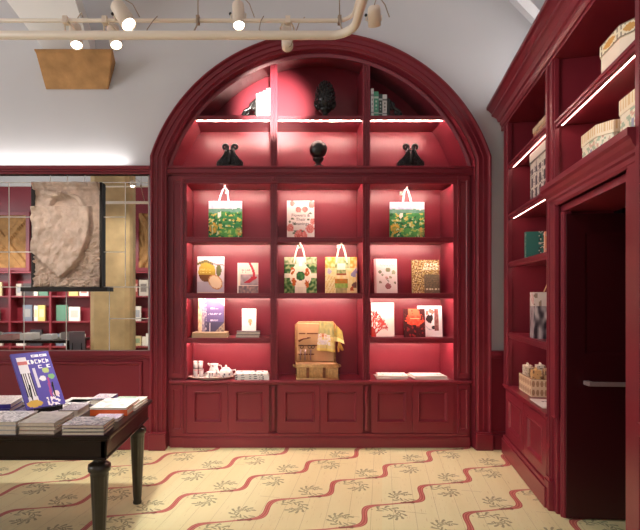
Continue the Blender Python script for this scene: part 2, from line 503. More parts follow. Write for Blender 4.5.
for px in (273.6, 366.4):
    m = MB(); m.box(FX(px)-.018, FX(px)+.018, YF-.018, YF+.02, FZ(430), FZ(386)); m.box(FX(px)-.008, FX(px)+.008, YF-.026, YF, FZ(429), FZ(387)); bb(m, 'divider_bead', bevel=.004)

# ------------------------------------------------------------------ right-hand bookcase (local x runs towards the camera, local y into the wall)
CA, SA = -.218, -.9759
X0, Y0 = 2.29, 4.78
RZ = math.atan2(SA, CA)
RB = thing('corner_bookcase', 'dark red built-in bookcase along the right wall, built round a dark doorway', 'bookcase', (X0, Y0, 0), RZ)
def U_(px, d=0):
    t = (px - VPX)/F; xo, yo = X0 + d*.9759, Y0 - d*.218
    return (xo - t*yo)/(.218 - .9759*t)
def RW(u, d, z=0): return Vector((X0 - .218*u + .9759*d, Y0 - .9759*u - .218*d, z))
def RZ_(py, u, d=0): return Z_(py, RW(u, d).y)
DEP = .38
ZK, ZTOP = .69, 3.26
SH1 = [2.845, 2.352, 1.885, 1.205]
U0, U1, U2, U3, U4, U5 = 0, .135, 1.249, 1.41, 2.54, 3.2
D0, D1, DZ = 1.44, 2.33, 2.15                          # door opening
def rp(name, m, material=RED, bevel=.003): return m.build(name, material, RB, bevel)
m = MB(); m.box(U0-.12, U5, -.01, DEP, ZTOP-.02, ZTOP+.06)
pr = [(-.02, ZTOP), (-.035, ZTOP+.03), (-.035, ZTOP+.055), (-.05, ZTOP+.06), (-.06, ZTOP+.10), (-.085, ZTOP+.13), (-.10, ZTOP+.14), (-.10, ZTOP+.165), (-.13, ZTOP+.195), (-.15, ZTOP+.205), (-.15, ZTOP+.235), (.2, ZTOP+.235), (.2, ZTOP)]
m.rings([[(U0-.03+min(0, d)*1.0, d, z) for d, z in pr], [(U5, d, z) for d, z in pr]], True)
rp('crown_moulding', m)
m = MB(); m.box(U0, U5, DEP, DEP+.02, ZK, ZTOP)
m.v = []; m.f = []; m.c = []; m.sm = []
m.box(U0, D0-.10, DEP, DEP+.02, 0, ZTOP); m.box(D0-.10, D1+.02, DEP, DEP+.02, 2.3, ZTOP); m.box(D1+.02, U5, DEP, DEP+.02, 0, ZTOP)
rp('back_panel', m, bevel=0)
# side panels and stiles
m = MB(); m.box(U0, U1-.02, .005, DEP, 0, ZTOP); m.box(U0, U1, 0, .03, ZK, ZTOP); m.box(U0, U0+.03, -.012, .01, ZK, ZTOP); m.box(U1-.03, U1, -.008, .02, ZK, ZTOP); rp('end_stile', m)
m = MB(); m.box(U2+.02, U3-.02, .004, DEP, ZK, ZTOP); m.box(U2, U3, .0, .03, ZK, ZTOP)
m.box(U2+.01, U2+.05, -.014, .01, 2.36, ZTOP); m.box(U3-.05, U3-.01, -.014, .01, 2.36, ZTOP); rp('centre_stile', m)
m = MB(); m.box(U4, U5, 0, DEP, 0, ZTOP); m.box(U4+.01, U4+.05, -.015, .01, .0, ZTOP); m.box(U4+.09, U4+.2, -.02, .01, .2, ZTOP); m.box(U4+.05, U4+.25, -.03, .01, .9, .96); rp('near_stile', m)
def rshelf(u0, u1, z, th=.036):
    m = MB(); m.box(u0, u1, .02, DEP, z-th, z); m.box(u0, u1, .006, .03, z-th-.016, z+.004); m.box(u0, u1, -.002, .03, z-th*.8, z-.006); sh_ = rp('shelf', m)
    q = MB(); q.box(u0+.03, u1-.02, .031, .042, z-th-.012, z-th-.001); q.build('light_strip', RSTRIP, sh_)
RSTRIP = mat('dim_led_strip', rgb(255, 236, 226), .5, emit=rgb(255, 214, 200), estr=14)
for z in SH1: rshelf(U1, U2, z)
rshelf(U3, U4, 2.80)
m = MB(); m.box(U3-.1, U4+.1, .01, DEP, 2.3, 2.36); rp('shelf', m)
# counter and lower cupboard
m = MB(); m.box(U0-.01, U2+.03, -.02, DEP, ZK-.025, ZK); m.box(U0-.01, U2+.03, -.01, DEP, ZK-.045, ZK-.025); rp('counter', m, bevel=.005)
m = MB(); m.box(U0, U2+.05, .03, DEP, 0, ZK-.04); rp('base_carcass', m, bevel=0)
m = MB(); m.box(U0-.01, U2+.04, -.03, .03, 0, .15); m.box(U0-.005, U2+.04, -.018, .03, .15, .185); rp('plinth', m, bevel=.005)
for a, b in ((.05, .66), (.67, 1.24)):
    m = MB(); zl, zh = .19, ZK-.05
    m.nest([(a, b, zl, zh, .012), (a, b, zl, zh, -.004), (a+.09, b-.09, zl+.08, zh-.08, -.004), (a+.095, b-.095, zl+.085, zh-.085, -.010), (a+.11, b-.11, zl+.1, zh-.1, -.006), (a+.125, b-.125, zl+.115, zh-.115, .012)])
    rp('cupboard_door', m, bevel=.0015)
# door casing: pilaster column, mouldings, head
m = MB()
m.box(U2, 1.33, .004, DEP, 0, 2.26); m.box(U2+.015, U2+.035, -.008, .02, .24, 2.24); m.box(U2+.05, 1.315, -.008, .02, .24, 2.24)
m.box(U2-.005, 1.34, -.018, .1, 0, .21); m.box(U2, 1.335, -.010, .1, .21, .235)
rp('door_pilaster', m, bevel=.003)
m = MB(); m.box(1.32, D0, .045, .10, 0, DZ+.03); m.box(1.32, 1.385, .02, .06, 0, DZ+.05); m.box(1.41, 1.43, .036, .06, 0, DZ); rp('door_jamb', m, bevel=.006)
m = MB(); m.box(D1, U4, .045, DEP+.22, 0, 2.26); m.box(D1+.05, U4, .02, .06, 0, DZ+.05); m.box(2.43, U4+.01, .004, .06, 0, 2.26); m.box(D1+.01, D1+.03, .036, .06, 0, DZ); rp('door_jamb', m, bevel=.006)
m = MB(); m.box(1.33, U4, .045, DEP+.02, DZ, 2.26); m.box(1.36, 2.4, .02, .06, DZ+.045, 2.26)
pr = [(.01, 2.195), (-.0, 2.21), (-.0, 2.235), (-.012, 2.245), (-.012, 2.262), (-.028, 2.285), (-.036, 2.31), (-.05, 2.325), (-.05, 2.362), (.06, 2.362), (.06, 2.195)]
m.rings([[(U2+.03+d*.6, d, z) for d, z in pr], [(U4+.02, d, z) for d, z in pr]], True)
rp('door_head', m, bevel=0)
# wall behind, passage
def rwall(name, m, material):
    o = m.build(name, material); o.location = (X0, Y0, 0); o.rotation_euler = (0, 0, RZ); return struct(o)
m = MB()
wd = DEP+.04
m.box(-.9, D0-.25, wd, wd+.1, 0, ZT); m.box(D1+.02, 9.0, wd, wd+.1, 0, ZT); m.box(D0-.25, D1+.02, wd, wd+.1, 2.3, ZT)
rwall('wall_right', m, WALLM)
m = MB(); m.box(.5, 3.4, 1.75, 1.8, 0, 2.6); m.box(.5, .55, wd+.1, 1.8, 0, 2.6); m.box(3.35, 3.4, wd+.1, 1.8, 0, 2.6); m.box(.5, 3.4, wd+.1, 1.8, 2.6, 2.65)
rwall('wall_passage', m, SHADERED)
# door leaf swung open
dp = RW(D0+.012, .062)
DR = bpy.data.objects.new('door_1', None); COL.objects.link(DR); DR.location = (dp.x, dp.y, 0); DR.rotation_euler = (0, 0, math.radians(-4.5)); struct(DR)
m = MB(); m.box(0, .88, .0, .045, .01, 2.13); m.build('door_leaf', SHADERED, DR, .003)
m = MB(); m.nest([(.0, .88, .01, 2.13, .001), (.0, .88, .01, 2.13, -.004), (.12, .7, 1.15, 2.0, -.004), (.14, .68, 1.17, 1.98, .0005)]); m.build('door_panel', SHADERED, DR)
m = MB(); m.box(.11, .78, -.075, -.05, .94, .97); m.box(.11, .15, -.06, 0, .94, .97); m.box(.72, .78, -.075, 0, .93, .985); m.build('push_bar', CHROME, DR, .006)

# ------------------------------------------------------------------ mirrors
MR = thing('mirror_wall', 'large wall mirror of jointed rectangular panes between the red rails, left of the arch', 'mirror', (X_(75, YW), YW, Z_(350, YW)))
def mp(m, name, material, bevel=0):
    L = MR.location; m.v = [(x-L.x, y-L.y, z-L.z) for x, y, z in m.v]; return m.build(name, material, MR, bevel)
YM = YW - .016
g = .45
rows = (182.5, 217, 252, 287)
panes = [(-160, 50.5, 174.5, 182.5), (50.5, 67.3, 174.5, 182.5), (67.3, 85, 174.5, 182.5), (85, 148.5, 174.5, 182.5)]
for a, b in ((-100, -45), (-45, 9), (9, 33.3)):
    for r0, r1 in zip(rows[:-1], rows[1:]): panes.append((a, b, r0, r1))
for r0, r1 in zip(rows[:-1], rows[1:]): panes.append((101.5, 125.3, r0, r1))
panes.append((33.3, 101.5, 182.5, 287))
panes.append((125.3, 148.5, 182.5, 287))
for a, b in ((-110, -50), (-50, 24), (24, 66.3), (66.3, 109.3)): panes.append((a, b, 287, 350.6))
panes += [(109.3, 148.5, 287, 318.6), (109.3, 148.5, 318.6, 350.6)]
m = MB(); m.box(X_(-165, YW), X_(149, YW), YW-.0148, YW-.001, Z_(351, YW), Z_(174, YW)); mp(m, 'backing', JOINT)
for a, b, c, d in panes:
    m = MB(); m.box(X_(a+g, YM), X_(b-g, YM), YM, YW-.0149, Z_(d-g, YM), Z_(c+g, YM)); mp(m, 'mirror_pane', MIRROR)

# stone relief on its steel bracket
yr = 4.87
rx0, rx1, rz0, rz1 = X_(35.5, yr), X_(100.5, yr), Z_(287, yr), Z_(183.8, yr)
SR = thing('stone_relief', 'weathered carved stone relief of a pointed shield mounted before the mirrors', 'relief', ((rx0+rx1)/2, yr, rz0))
def relief_h(u, v):           # u left->right, v bottom->top, from the photo
    px, py = 20 + (58 + u*296)/4.42, 175 + (490 - v*448)/4.42     # photo pixel
    gx, gy = (px-20)*4.42, (py-175)*4.42                          # crop pixel
    n = mnoise.fractal(Vector((gx/38, gy/38, 1.7)), 1.0, 2.0, 4)
    nb = mnoise.fractal(Vector((gx/15, gy/15, 5.1)), 1.0, 2.0, 3)
    h = .012*n + .005*nb
    if gy < 70: h += .055 + .01*math.sin(gy/6)
    inside = False
    if gy > 143 and gx < 322 + .02*(gy-143):
        # right edge curves to the point at (182,452), left edge runs straight
        xr = 322 if gy < 210 else 182 + 140*max(0, 1-((gy-210)/242)**2.0)**.8 if gy < 452 else 0
        xl = 60 if gy < 345 else 60 + (gy-345)*1.14
        if xl < gx < xr:
            e = min(xr-gx, gx-xl if gy > 345 else 99, gy-143)
            h += .075*min(1, e/7+.3); inside = True
            if gx > 272-.0*(gy) and gx > xr-52: h += .012 if gx-(xr-52) > 5 else -.015
            elif gy > 150: h += .012*n
    if not inside:
        # guige strap
        d = abs(math.hypot((gx-205)/78, (gy-150)/58) - 1)
        if gy < 145 and d < .13 and gy > 90: h += .05
        d2 = abs(gy - (92 + 8*math.sin(gx/22)))
        if 92 < gx < 215 and d2 < 11: h += .045
        if math.hypot(gx-205, gy-97) < 14: h += .06
        if gy > 230: h += .05*abs(mnoise.noise(Vector((gx/17, gy/14, 9)))) + .01*nb
        if gy > 452: h += .02
    return h
m = MB(); nu, nv = 88, 132; W, H = rx1-rx0, rz1-rz0
for j in range(nv+1):
    for i in range(nu+1):
        u, v = i/nu, j/nv
        wob = .006*mnoise.noise(Vector((v*9, u*9, 3)))
        m.v.append((-W/2 + W*u + (wob if i in (0, nu) else 0), -.012 - 1.25*relief_h(u, v), H*v))
for j in range(nv):
    for i in range(nu):
        k = j*(nu+1)+i; m.face((k, k+1, k+nu+2, k+nu+1), None, True)
# sides and back
edge = [i for i in range(nu+1)] + [j*(nu+1)+nu for j in range(1, nu and nv+1)] + [nv*(nu+1)+i for i in range(nu-1, -1, -1)] + [j*(nu+1) for j in range(nv-1, 0, -1)]
back = []
for e in edge:
    x, y, z = m.v[e]; m.v.append((x, .03, z)); back.append(len(m.v)-1)
for a in range(len(edge)):
    b = (a+1) % len(edge); m.face((edge[a], back[a], back[b], edge[b]))
m.face(back)
m.build('carving', STONE, SR)
m = MB(); hw = W/2
m.box(-hw-.03, -hw+.004, -.03, .030, -.02, H+.015); m.box(hw-.004, hw+.022, -.02, .030, -.02, H+.012); m.box(-hw-.02, hw+.02, .022, .032, 0, H)
xa, xb = X_(23.5, yr)-(rx0+rx1)/2, X_(109.3, yr)-(rx0+rx1)/2
m.box(xa, xb, -.06, .03, -.045, -.004)
m.build('steel_bracket', STEEL, SR, .002)

# ------------------------------------------------------------------ books and paper
def nz(x, y, s=1, z=0): return mnoise.noise(Vector((x*s, y*s, z)))
def mixc(a, b, t): t = max(0, min(1, t)); return tuple(p*(1-t)+q*t for p, q in zip(a, b))
def glyphs(u, v, rows, x0, x1, seed=0, n=12):
    """rows: (v centre, height) of illegible small print"""
    for vc, hh in rows:
        if abs(v-vc) < hh/2 and x0 < u < x1:
            k = (u-x0)/(x1-x0)*n; c = int(k); f = k-c
            if f < .78 and (math.sin(c*91.7+vc*53+seed)*43758) % 1 > .14:
                if f < .3 or abs(abs(v-vc)/(hh/2)-(.8 if (c+seed) % 2 else .2)) < .35: return True
    return False
def plain(c): return lambda u, v: c

def lettering(text, size, parent, loc, rot, c, name='lettering', depth=.0006):
    cu = bpy.data.curves.new('t', 'FONT'); cu.body = text; cu.size = size; cu.align_x = 'CENTER'; cu.align_y = 'CENTER'; cu.extrude = depth
    cu.resolution_u = 2; cu.space_line = .95
    to = bpy.data.objects.new('t', cu); COL.objects.link(to)
    me = bpy.data.meshes.new_from_object(to.evaluated_get(bpy.context.evaluated_depsgraph_get()))
    bpy.data.objects.remove(to); me.name = name
    key = 'ink_%d_%d_%d' % tuple(int(v*255) for v in c)
    mm = bpy.data.materials.get(key) or mat(key, c, .6, bump=.02)
    me.materials.clear(); me.materials.append(mm)
    o = bpy.data.objects.new(name, me); COL.objects.link(o); o.parent = parent; o.location = loc; o.rotation_euler = rot
    return o

def stand_book(label, px0, px1, pt, zs, Y=5.12, t=.028, art=None, spine=rgb(230, 225, 215), lean=5, yaw=0, nu=34, nv=42, group=None, cat='book', name='book'):
    wd = (px1-px0)*Y/F; h = Z_(pt, Y) - zs
    r = thing(name, label, cat, (X_((px0+px1)/2, Y), Y, zs+t*math.sin(math.radians(lean))/2+.001), math.radians(yaw), math.radians(-lean), group)
    m = MB(); m.default = spine; c = .003
    m.box(-wd/2, wd/2, -t/2+.0002, -t/2+c, 0, h); m.box(-wd/2, wd/2, t/2-c, t/2, 0, h); m.box(-wd/2, -wd/2+c, -t/2, t/2, 0, h)
    m.paint((-wd/2, -t/2-.0004, 0), (wd, 0, 0), (0, 0, h), nu, nv, art or plain(spine))
    m.build('cover', PRINT, r, fix=False)
    m = MB(); m.box(-wd/2+c, wd/2-.004, -t/2+c, t/2-c, .004, h-.004); m.build('page_block', PAGES, r)
    return r, wd, h, t
def flat_book(label, cx, cy, z, wd, dp, t, rz=0, top=None, cover=rgb(225, 220, 212), spine='left', group=None, cat='book', name='book', nu=22, nv=22, pages=PAGES, side=None):
    r = thing(name, label, cat, (cx, cy, z), math.radians(rz), 0, group)
    m = MB(); m.default = side or cover; c = min(.003, t*.15)
    m.box(-wd/2, wd/2, -dp/2, dp/2, 0, c); m.box(-wd/2, wd/2, -dp/2, dp/2, t-c, t-.0003)
    if spine == 'left': m.box(-wd/2, -wd/2+c, -dp/2, dp/2, 0, t-.0003)
    if spine == 'right': m.box(wd/2-c, wd/2, -dp/2, dp/2, 0, t-.0003)
    if spine == 'front': m.box(-wd/2, wd/2, -dp/2, -dp/2+c, 0, t-.0003)
    m.paint((-wd/2, -dp/2, t), (wd, 0, 0), (0, dp, 0), nu, nv, top or plain(cover))
    m.build('cover', PRINT, r, fix=False)
    m = MB(); m.box(-wd/2+.004, wd/2-.004, -dp/2+.004, dp/2-.004, c, t-c); m.build('page_block', pages, r)
    return r
def spine_book(label, px0, px1, pt, zs, Y, dp, c, group=None, band=None):
    wd = (px1-px0)*Y/F; h = Z_(pt, Y)-zs
    r = thing('book', label, 'book', (X_((px0+px1)/2, Y), Y+dp/2, zs), 0, 0, group)
    m = MB(); m.default = c
    m.box(-wd/2, -wd/2+.003, -dp/2, dp/2, 0, h); m.box(wd/2-.003, wd/2, -dp/2, dp/2, 0, h)
    def art(u, v): return band if band and (.72 < v < .8 or .15 < v < .2 or (.3 < v < .65 and .35 < u < .65 and int(v*40) % 2)) else c
    m.box(-wd/2, wd/2, -dp/2, -dp/2+.003, 0, h); m.paint((-wd/2, -dp/2-.0005, 0), (wd, 0, 0), (0, 0, h), 6, 26, art)
    m.build('cover', PRINT, r, fix=False)
    m = MB(); m.box(-wd/2+.003, wd/2-.003, -dp/2+.003, dp/2-.004, .002, h-.004); m.build('page_block', PAGES, r)

# lunette, upper tier books
yy = 5.02
for i, (a, b, t, lab) in enumerate(((256.0, 259.2, 94, 'white book beside the left black bookend on the top shelf, shortest of four'), (259.4, 262.9, 92.5, 'white book second from the left bookend on the top shelf'),
                                    (263.1, 266.4, 91, 'white book third from the left bookend on the top shelf'), (266.6, 270.2, 88.5, 'tallest white book against the left divider on the top shelf'))):
    spine_book(lab, a+.3, b+.1, t, ZL, yy, .2, rgb(238, 234, 228), 'white books on the top left shelf', rgb(200, 190, 180))
for a, b, t, lab, c, bd in ((370.9, 373.7, 88.5, 'tallest white book against the right divider on the top shelf', rgb(232, 230, 226), rgb(160, 160, 160)),
                            (373.9, 378.5, 91.5, 'pale green book on the top right shelf', rgb(92, 168, 138), rgb(200, 225, 210)),
                            (378.8, 382.3, 94, 'slim dark grey-green book on the top right shelf', rgb(70, 84, 80), rgb(190, 200, 195)),
                            (382.6, 387.0, 94.5, 'grey-white book beside the right black bookend on the top shelf', rgb(214, 212, 210), rgb(120, 120, 120))):
    spine_book(lab, a, b, t, ZL, yy, .2, c, 'books on the top right shelf', bd)

# bookends: scrolled black iron
def curl(m, cx, cz, r, dirn, y0, turns=1.4, a0=0, th=.014):
    pts = []
    for k in range(20):
        a = a0 + dirn*2*PI*turns*k/19; rr = r*(1-.75*k/19)
        pts.append((cx+rr*math.cos(a), y0, cz+rr*math.sin(a)))
    m.tube(pts, [th*(1-.3*k/19) for k in range(20)], 8)
def bookend(px, label, sgn):
    x = X_(px, 5.02); o = thing('bookend', label, 'bookend', (x, 5.02, ZL), 0, 0, 'black scrolled bookends on the top shelf'); o.scale = (1.1, 1.1, 1.12)
    m = MB(); m.box(-.07, .07, -.035, .035, 0, .012); m.build('base', BLACK, o, .003)
    m = MB(); curl(m, sgn*.03, .045, .032, sgn, 0, a0=-PI/2); curl(m, -sgn*.02, .11, .034, -sgn, 0, a0=-PI/2)
    m.tube([(sgn*.07, 0, .02), (sgn*.05, 0, .06), (sgn*.0, 0, .085), (-sgn*.03, 0, .14), (-sgn*.055, 0, .17)], [.014, .016, .018, .016, .01], 8)
    m.box(-.06 if sgn > 0 else .045, -.045 if sgn > 0 else .06, -.03, .03, .0, .17)
    m.ball((sgn*.055, 0, .03), .02, 6); m.build('scroll', BLACK, o)
bookend(250, 'black scrolled iron bookend left of the white books on the top shelf', -1)
bookend(394, 'black scrolled iron bookend right of the green book on the top shelf', 1)
# pine cone finial
x = X_(325, 5.06); zb = ZL
o = thing('pinecone_finial', 'black cast pine cone finial in the centre of the top shelf', 'ornament', (x, 5.06, zb)); o.scale = (1, 1, 1.06)
m = MB(); m.lathe([(.055, 0), (.055, .02), (.03, .035), (.028, .05), (.05, .07), (.07, .09), (.06, .105)], n=20); m.build('pedestal', BLACK, o)
m = MB(); pf = [(.05, .09), (.085, .13), (.1, .18), (.098, .24), (.08, .3), (.05, .345), (.015, .37)]
m.lathe(pf, n=20)
def pr_(z):
    for (ra, za), (rb, zb_) in zip(pf[:-1], pf[1:]):
        if za <= z <= zb_: return ra + (rb-ra)*(z-za)/(zb_-za)
    return .02
for k in range(120):
    z = .1 + .26*k/119; a = k*2.39996; r = pr_(z)
    m.ball((r*math.cos(a), r*math.sin(a), z), .013, 4, sz=1.3)
m.build('cone', BLACK, o)
for s in (-1, 1):
    m = MB(); m.tube([(s*.07, 0, .1), (s*.105, 0, .14), (s*.11, 0, .17)], [.02, .016, .006], 8); m.build('leaf', BLACK, o)
# ball finial
zE = FZ(166.8)
x = X_(318.3, 5.0)
o = thing('ball_finial', 'black ball finial on a turned foot, on the shelf below the pine cone', 'ornament', (x, 5.0, zE))
m = MB(); m.lathe([(.07, 0), (.07, .012), (.05, .02), (.03, .04), (.028, .055), (.05, .075), (.06, .09), (.055, .1), (.03, .108)], n=22); m.build('foot', BLACK, o)
m = MB(); m.ball((0, 0, .19), .092, 14); m.build('ball', BLACK, o)
# scrolled brackets
def bracket(px, label):
    o = thing('scrolled_bracket', label, 'ornament', (X_(px, 4.98), 4.98, zE), 0, 0, 'black scrolled iron ornaments on the lower arch shelf'); o.scale = (.98, 1, 1.02)
    half = [(.128, 0), (.142, .02), (.142, .045), (.125, .068), (.098, .085), (.072, .105), (.054, .13), (.044, .16), (.04, .19), (.03, .2), (.012, .175)]
    poly = half + [(-a, b) for a, b in half[::-1]]
    m = MB(); m.prism(poly, -.025, .025); m.build('plate', BLACK, o, .008)
    m = MB()
    for s in (-1, 1):
        curl(m, s*.052, .205, .034, -s, 0, a0=-PI/2, th=.017)
        curl(m, s*.095, .035, .03, s, -.03, a0=PI/2, th=.009); curl(m, s*.03, .06, .03, -s, -.03, a0=PI/2, th=.008)
        m.tube([(s*.12, -.028, .03), (s*.09, -.032, .08), (s*.06, -.03, .12), (s*.035, -.028, .18)], .009, 6)
    m.tube([(0, -.03, .02), (0, -.034, .08), (0, -.03, .16)], [.012, .016, .006], 6)
    m.build('scrollwork', BLACK, o)
bracket(230, 'black scrolled iron ornament on the lower arch shelf left of the ball')
bracket(410.5, 'black scrolled iron ornament on the lower arch shelf right of the ball')

# tote bags
def tote(label, peg, px0, px1, pt, zs, art, hook, handle_c, Y=5.16, t=.035, hx=(.28, .62)):
    wd = (px1-px0)*Y/F; h = Z_(pt, Y)-zs; zh = Z_(hook[1], Y)-zs
    o = thing('tote_bag', label, 'bag', (X_((px0+px1)/2, Y), Y, zs), 0, 0, 'printed tote bags hung on white pegs')
    m = MB(); n = 40
    m.default = mixc(art(.5, .5), (1, 1, 1), .3)
    def bulge(u, v): return -t/2*(.35+.65*math.sin(PI*u)**.5)*(1-.6*v)
    b0 = len(m.v)
    for j in range(n+1):
        for i in range(n+1):
            u, v = i/n, j/n; m.v.append((-wd/2+wd*u, bulge(u, v), .001+h*v))
    for j in range(n):
        for i in range(n):
            k = j*(n+1)+i; m.face((k, k+1, k+n+2, k+n+1), art((i+.5)/n, (j+.5)/n), True)
    edge = list(range(n+1)) + [j*(n+1)+n for j in range(1, n+1)] + [n*(n+1)+i for i in range(n-1, -1, -1)] + [j*(n+1) for j in range(n-1, 0, -1)]
    bk = []
    for e in edge:
        x, y, z = m.v[e]; m.v.append((x, -y+.004, z)); bk.append(len(m.v)-1)
    for a in range(len(edge)):
        b = (a+1) % len(edge); m.face((edge[a], bk[a], bk[b], edge[b]))
    m.face(bk)
    m.build('bag_body', FABRIC, o, fix=True)
    hk = X_(hook[0], Y)-o.location.x
    for side in (-1, 1):
        m = MB(); m.default = handle_c
        L, R = -wd/2+wd*hx[0], -wd/2+wd*hx[1]
        dy = side*.012; ww = .0075
        path = [(L, dy, h-.05), (L+(hk-L)*.35, dy, h+(zh-h)*.4), (hk-.018, dy*.5, zh-.015), (hk, 0, zh), (hk+.018, dy*.5, zh-.015), (R+(hk-R)*.35, dy, h+(zh-h)*.4), (R, dy, h-.05)]
        if side == -1: path[0] = (L, -.02, h-.06); path[-1] = (R, -.02, h-.06)
        m.rings([[(x-ww, y-.002, z), (x+ww, y-.002, z), (x+ww, y+.002, z), (x-ww, y+.002, z)] for x, y, z in path], True)
        m.build('handle', FABRIC, o)
    pg = thing('wall_peg', 'white peg holding the ' + peg, 'peg', (X_(hook[0], Y), YB, Z_(hook[1], Y)-.004), 0, 0, 'white pegs behind the tote bags')
    m = MB(); m.tube([(0, 0, 0), (0, Y-YB+.012, 0), (0, Y-YB-.02, .012)], .006, 8); m.build('rod', WHITE, pg)
    m = MB(); m.ball((0, Y-YB-.022, .012), .011, 6); m.build('knob', WHITE, pg)
    m = MB(); m.box(-.02, .02, -.006, 0, -.02, .02); m.build('back_plate', WHITE, pg)
def art_land(seed):
    def f(u, v):
        n = nz(u, v, 5, seed); n2 = nz(u, v, 13, seed+3); n3 = nz(u*1.2, v*2.5, 6, seed+8)
        if v > .80 + .04*n: return mixc(rgb(226, 226, 236), rgb(180, 186, 216), n2+.4)
        if v > .70+.05*n: return mixc(rgb(120, 170, 150), rgb(90, 150, 130), n2+.5)
        c = mixc(rgb(40, 128, 74), rgb(96, 178, 92), (v-.2)*1.2+n3+n2*.6)
        if n3 > .22: c = mixc(c, rgb(222, 196, 96), .8)
        if n2 > .3: c = mixc(c, rgb(20, 84, 52), .8)
        if n2 < -.35 and v < .55: c = mixc(c, rgb(225, 235, 190), .8)
        if math.hypot((u-.15)/.13, (v-.3)/.14) < 1: c = mixc(c, rgb(216, 176, 70), .6+n2)
        if math.hypot((u-.9)/.1, (v-.2)/.12) < 1: c = mixc(c, rgb(214, 170, 90), .6+n2)
        if math.hypot((u-.6)/.28, (v-.18)/.13) < 1: c = mixc(c, rgb(120, 200, 90), .5)
        if math.hypot((u-.32)/.05, (v-.66)/.1) < 1: c = rgb(230, 236, 224)
        if v < .04 and n2 > 0: c = rgb(236, 232, 220)
        return c
    return f
tote('garden landscape tote bag on the first shelf of the left bay', 'landscape bag in the left bay', 208.6, 242.2, 201.2, ZS1, art_land(2), (225, 187.5), rgb(214, 200, 226))
tote('garden landscape tote bag on the first shelf of the right bay', 'landscape bag in the right bay', 389.6, 424.4, 202.2, ZS1, art_land(9), (406.3, 189), rgb(238, 228, 226), hx=(.36, .64))
def art_medal(u, v):
    n2 = nz(u, v, 12, 4); cx, cy = u-.5, v-.48
    c = rgb(226, 220, 198)
    ring = math.hypot(cx/.34, cy/.32)
    grid = (abs(cx) > .17 and abs(v-.5) > .0 and not (.42 < v < .56))
    if grid: c = mixc(rgb(44, 92, 40), rgb(150, 172, 112), n2*1.6+.35)
    if v > .80 and abs(cx) > .12: c = mixc(rgb(172, 176, 140), rgb(90, 120, 70), n2*1.5+.2)
    if ring < 1: c = rgb(238, 230, 206)
    for a, b in ((-.24, .14), (.2, .1), (-.2, -.16), (.2, -.2)):
        if math.hypot((cx-a)/.07, (cy-b)/.11) < 1+.5*n2 and n2 < .35: c = rgb(184, 96, 34)
    d = math.hypot(cx/.135, cy/.125)
    if d < 1: c = mixc(rgb(34, 96, 50), rgb(90, 150, 70), n2*1.2+.3) if d < .88 else rgb(26, 60, 36)
    if abs(cx) < .055 and v > .74: c = rgb(250, 248, 242)
    if abs(cx) < .07 and v < .17: c = rgb(222, 214, 190)
    return c
def art_cloister(u, v):
    n2 = nz(u, v, 11, 14); cx = u-.5
    c = mixc(rgb(232, 212, 140), rgb(240, 228, 176), n2+.5)
    if v > .70: c = mixc(rgb(220, 160, 66), rgb(222, 214, 150), n2*1.6+.4)
    if v > .70 and .3 < u < .78: c = mixc(rgb(196, 204, 150), rgb(120, 150, 90), n2*1.6+.2)
    if abs(cx) < .13 and .62 < v < .82: c = rgb(240, 236, 214)
    if abs(cx) < .16 and .56 < v < .64: c = mixc(rgb(120, 150, 84), rgb(210, 200, 150), n2+.4)
    if abs(cx) < .155 and .5 < v < .56: c = rgb(160, 84, 40)
    if abs(cx) < .19 and .27 < v < .39: c = mixc(rgb(206, 124, 44), rgb(160, 120, 40), n2+.5)
    if abs(cx) < .2 and .14 < v < .27: c = mixc(rgb(130, 168, 70), rgb(170, 190, 96), n2+.5)
    if abs(cx) < .18 and v < .14: c = mixc(rgb(150, 146, 96), rgb(196, 180, 120), n2+.5)
    if math.hypot((u-.9)/.09, (v-.55)/.1) < 1+n2: c = rgb(150, 140, 178)
    if math.hypot((u-.12)/.07, (v-.6)/.07) < 1+n2: c = rgb(178, 176, 190)
    if math.hypot((u-.9)/.06, (v-.24)/.1) < 1+n2: c = rgb(120, 84, 74)
    if math.hypot((u-.84)/.06, (v-.12)/.07) < 1+n2: c = rgb(190, 96, 50)
    if u < .3 and v < .5 and abs((v-u*1.6+.05) % .16) < .03: c = rgb(214, 180, 110)
    return c
tote('green and cream tote bag with a round medallion, left of two in the centre bay', 'green medallion bag in the centre bay', 284.2, 316.8, 257.2, ZS2, art_medal, (300, 244), rgb(226, 214, 190), hx=(.30, .66))
tote('yellow tote bag with a garden court print, right of two in the centre bay', 'yellow garden court bag in the centre bay', 325.2, 357.2, 257.2, ZS2, art_cloister, (341.2, 244), rgb(224, 214, 184), hx=(.34, .68))

# standing books
def art_flowers(u, v):
    n = nz(u, v, 9, 21); c = rgb(246, 240, 232)
    for a, b, r in ((.12, .28, .13), (.84, .26, .15), (.95, .45, .11), (.5, .05, .24), (.42, .76, .1), (.66, .77, .1), (.9, .9, .12), (.2, .93, .09)):
        d = math.hypot(u-a, (v-b)*1.3)/r
        if d < 1: c = mixc(rgb(206, 84, 78), rgb(240, 190, 178), abs(math.sin(d*9+n*4))*.8 if b < .6 else .5+.4*n)
    for a, b in ((.1, .44), (.2, .52), (.3, .2), (.78, .5), (.86, .66), (.28, .38), (.55, .2), (.24, .14)):
        if math.hypot((u-a)+.3*(v-b), (v-b)*2.2) < .055: c = rgb(112, 128, 104)
    return c
r, wd, h, t = stand_book('white book with coral flowers on the first shelf of the centre bay', 287, 314.4, 200.4, ZS1, art=art_flowers, spine=rgb(240, 226, 220))
lettering('Flowers &\nTheir\nMeanings', .048, r, (0, -t/2-.002, h*.5), (PI/2, 0, 0), rgb(96, 84, 84))
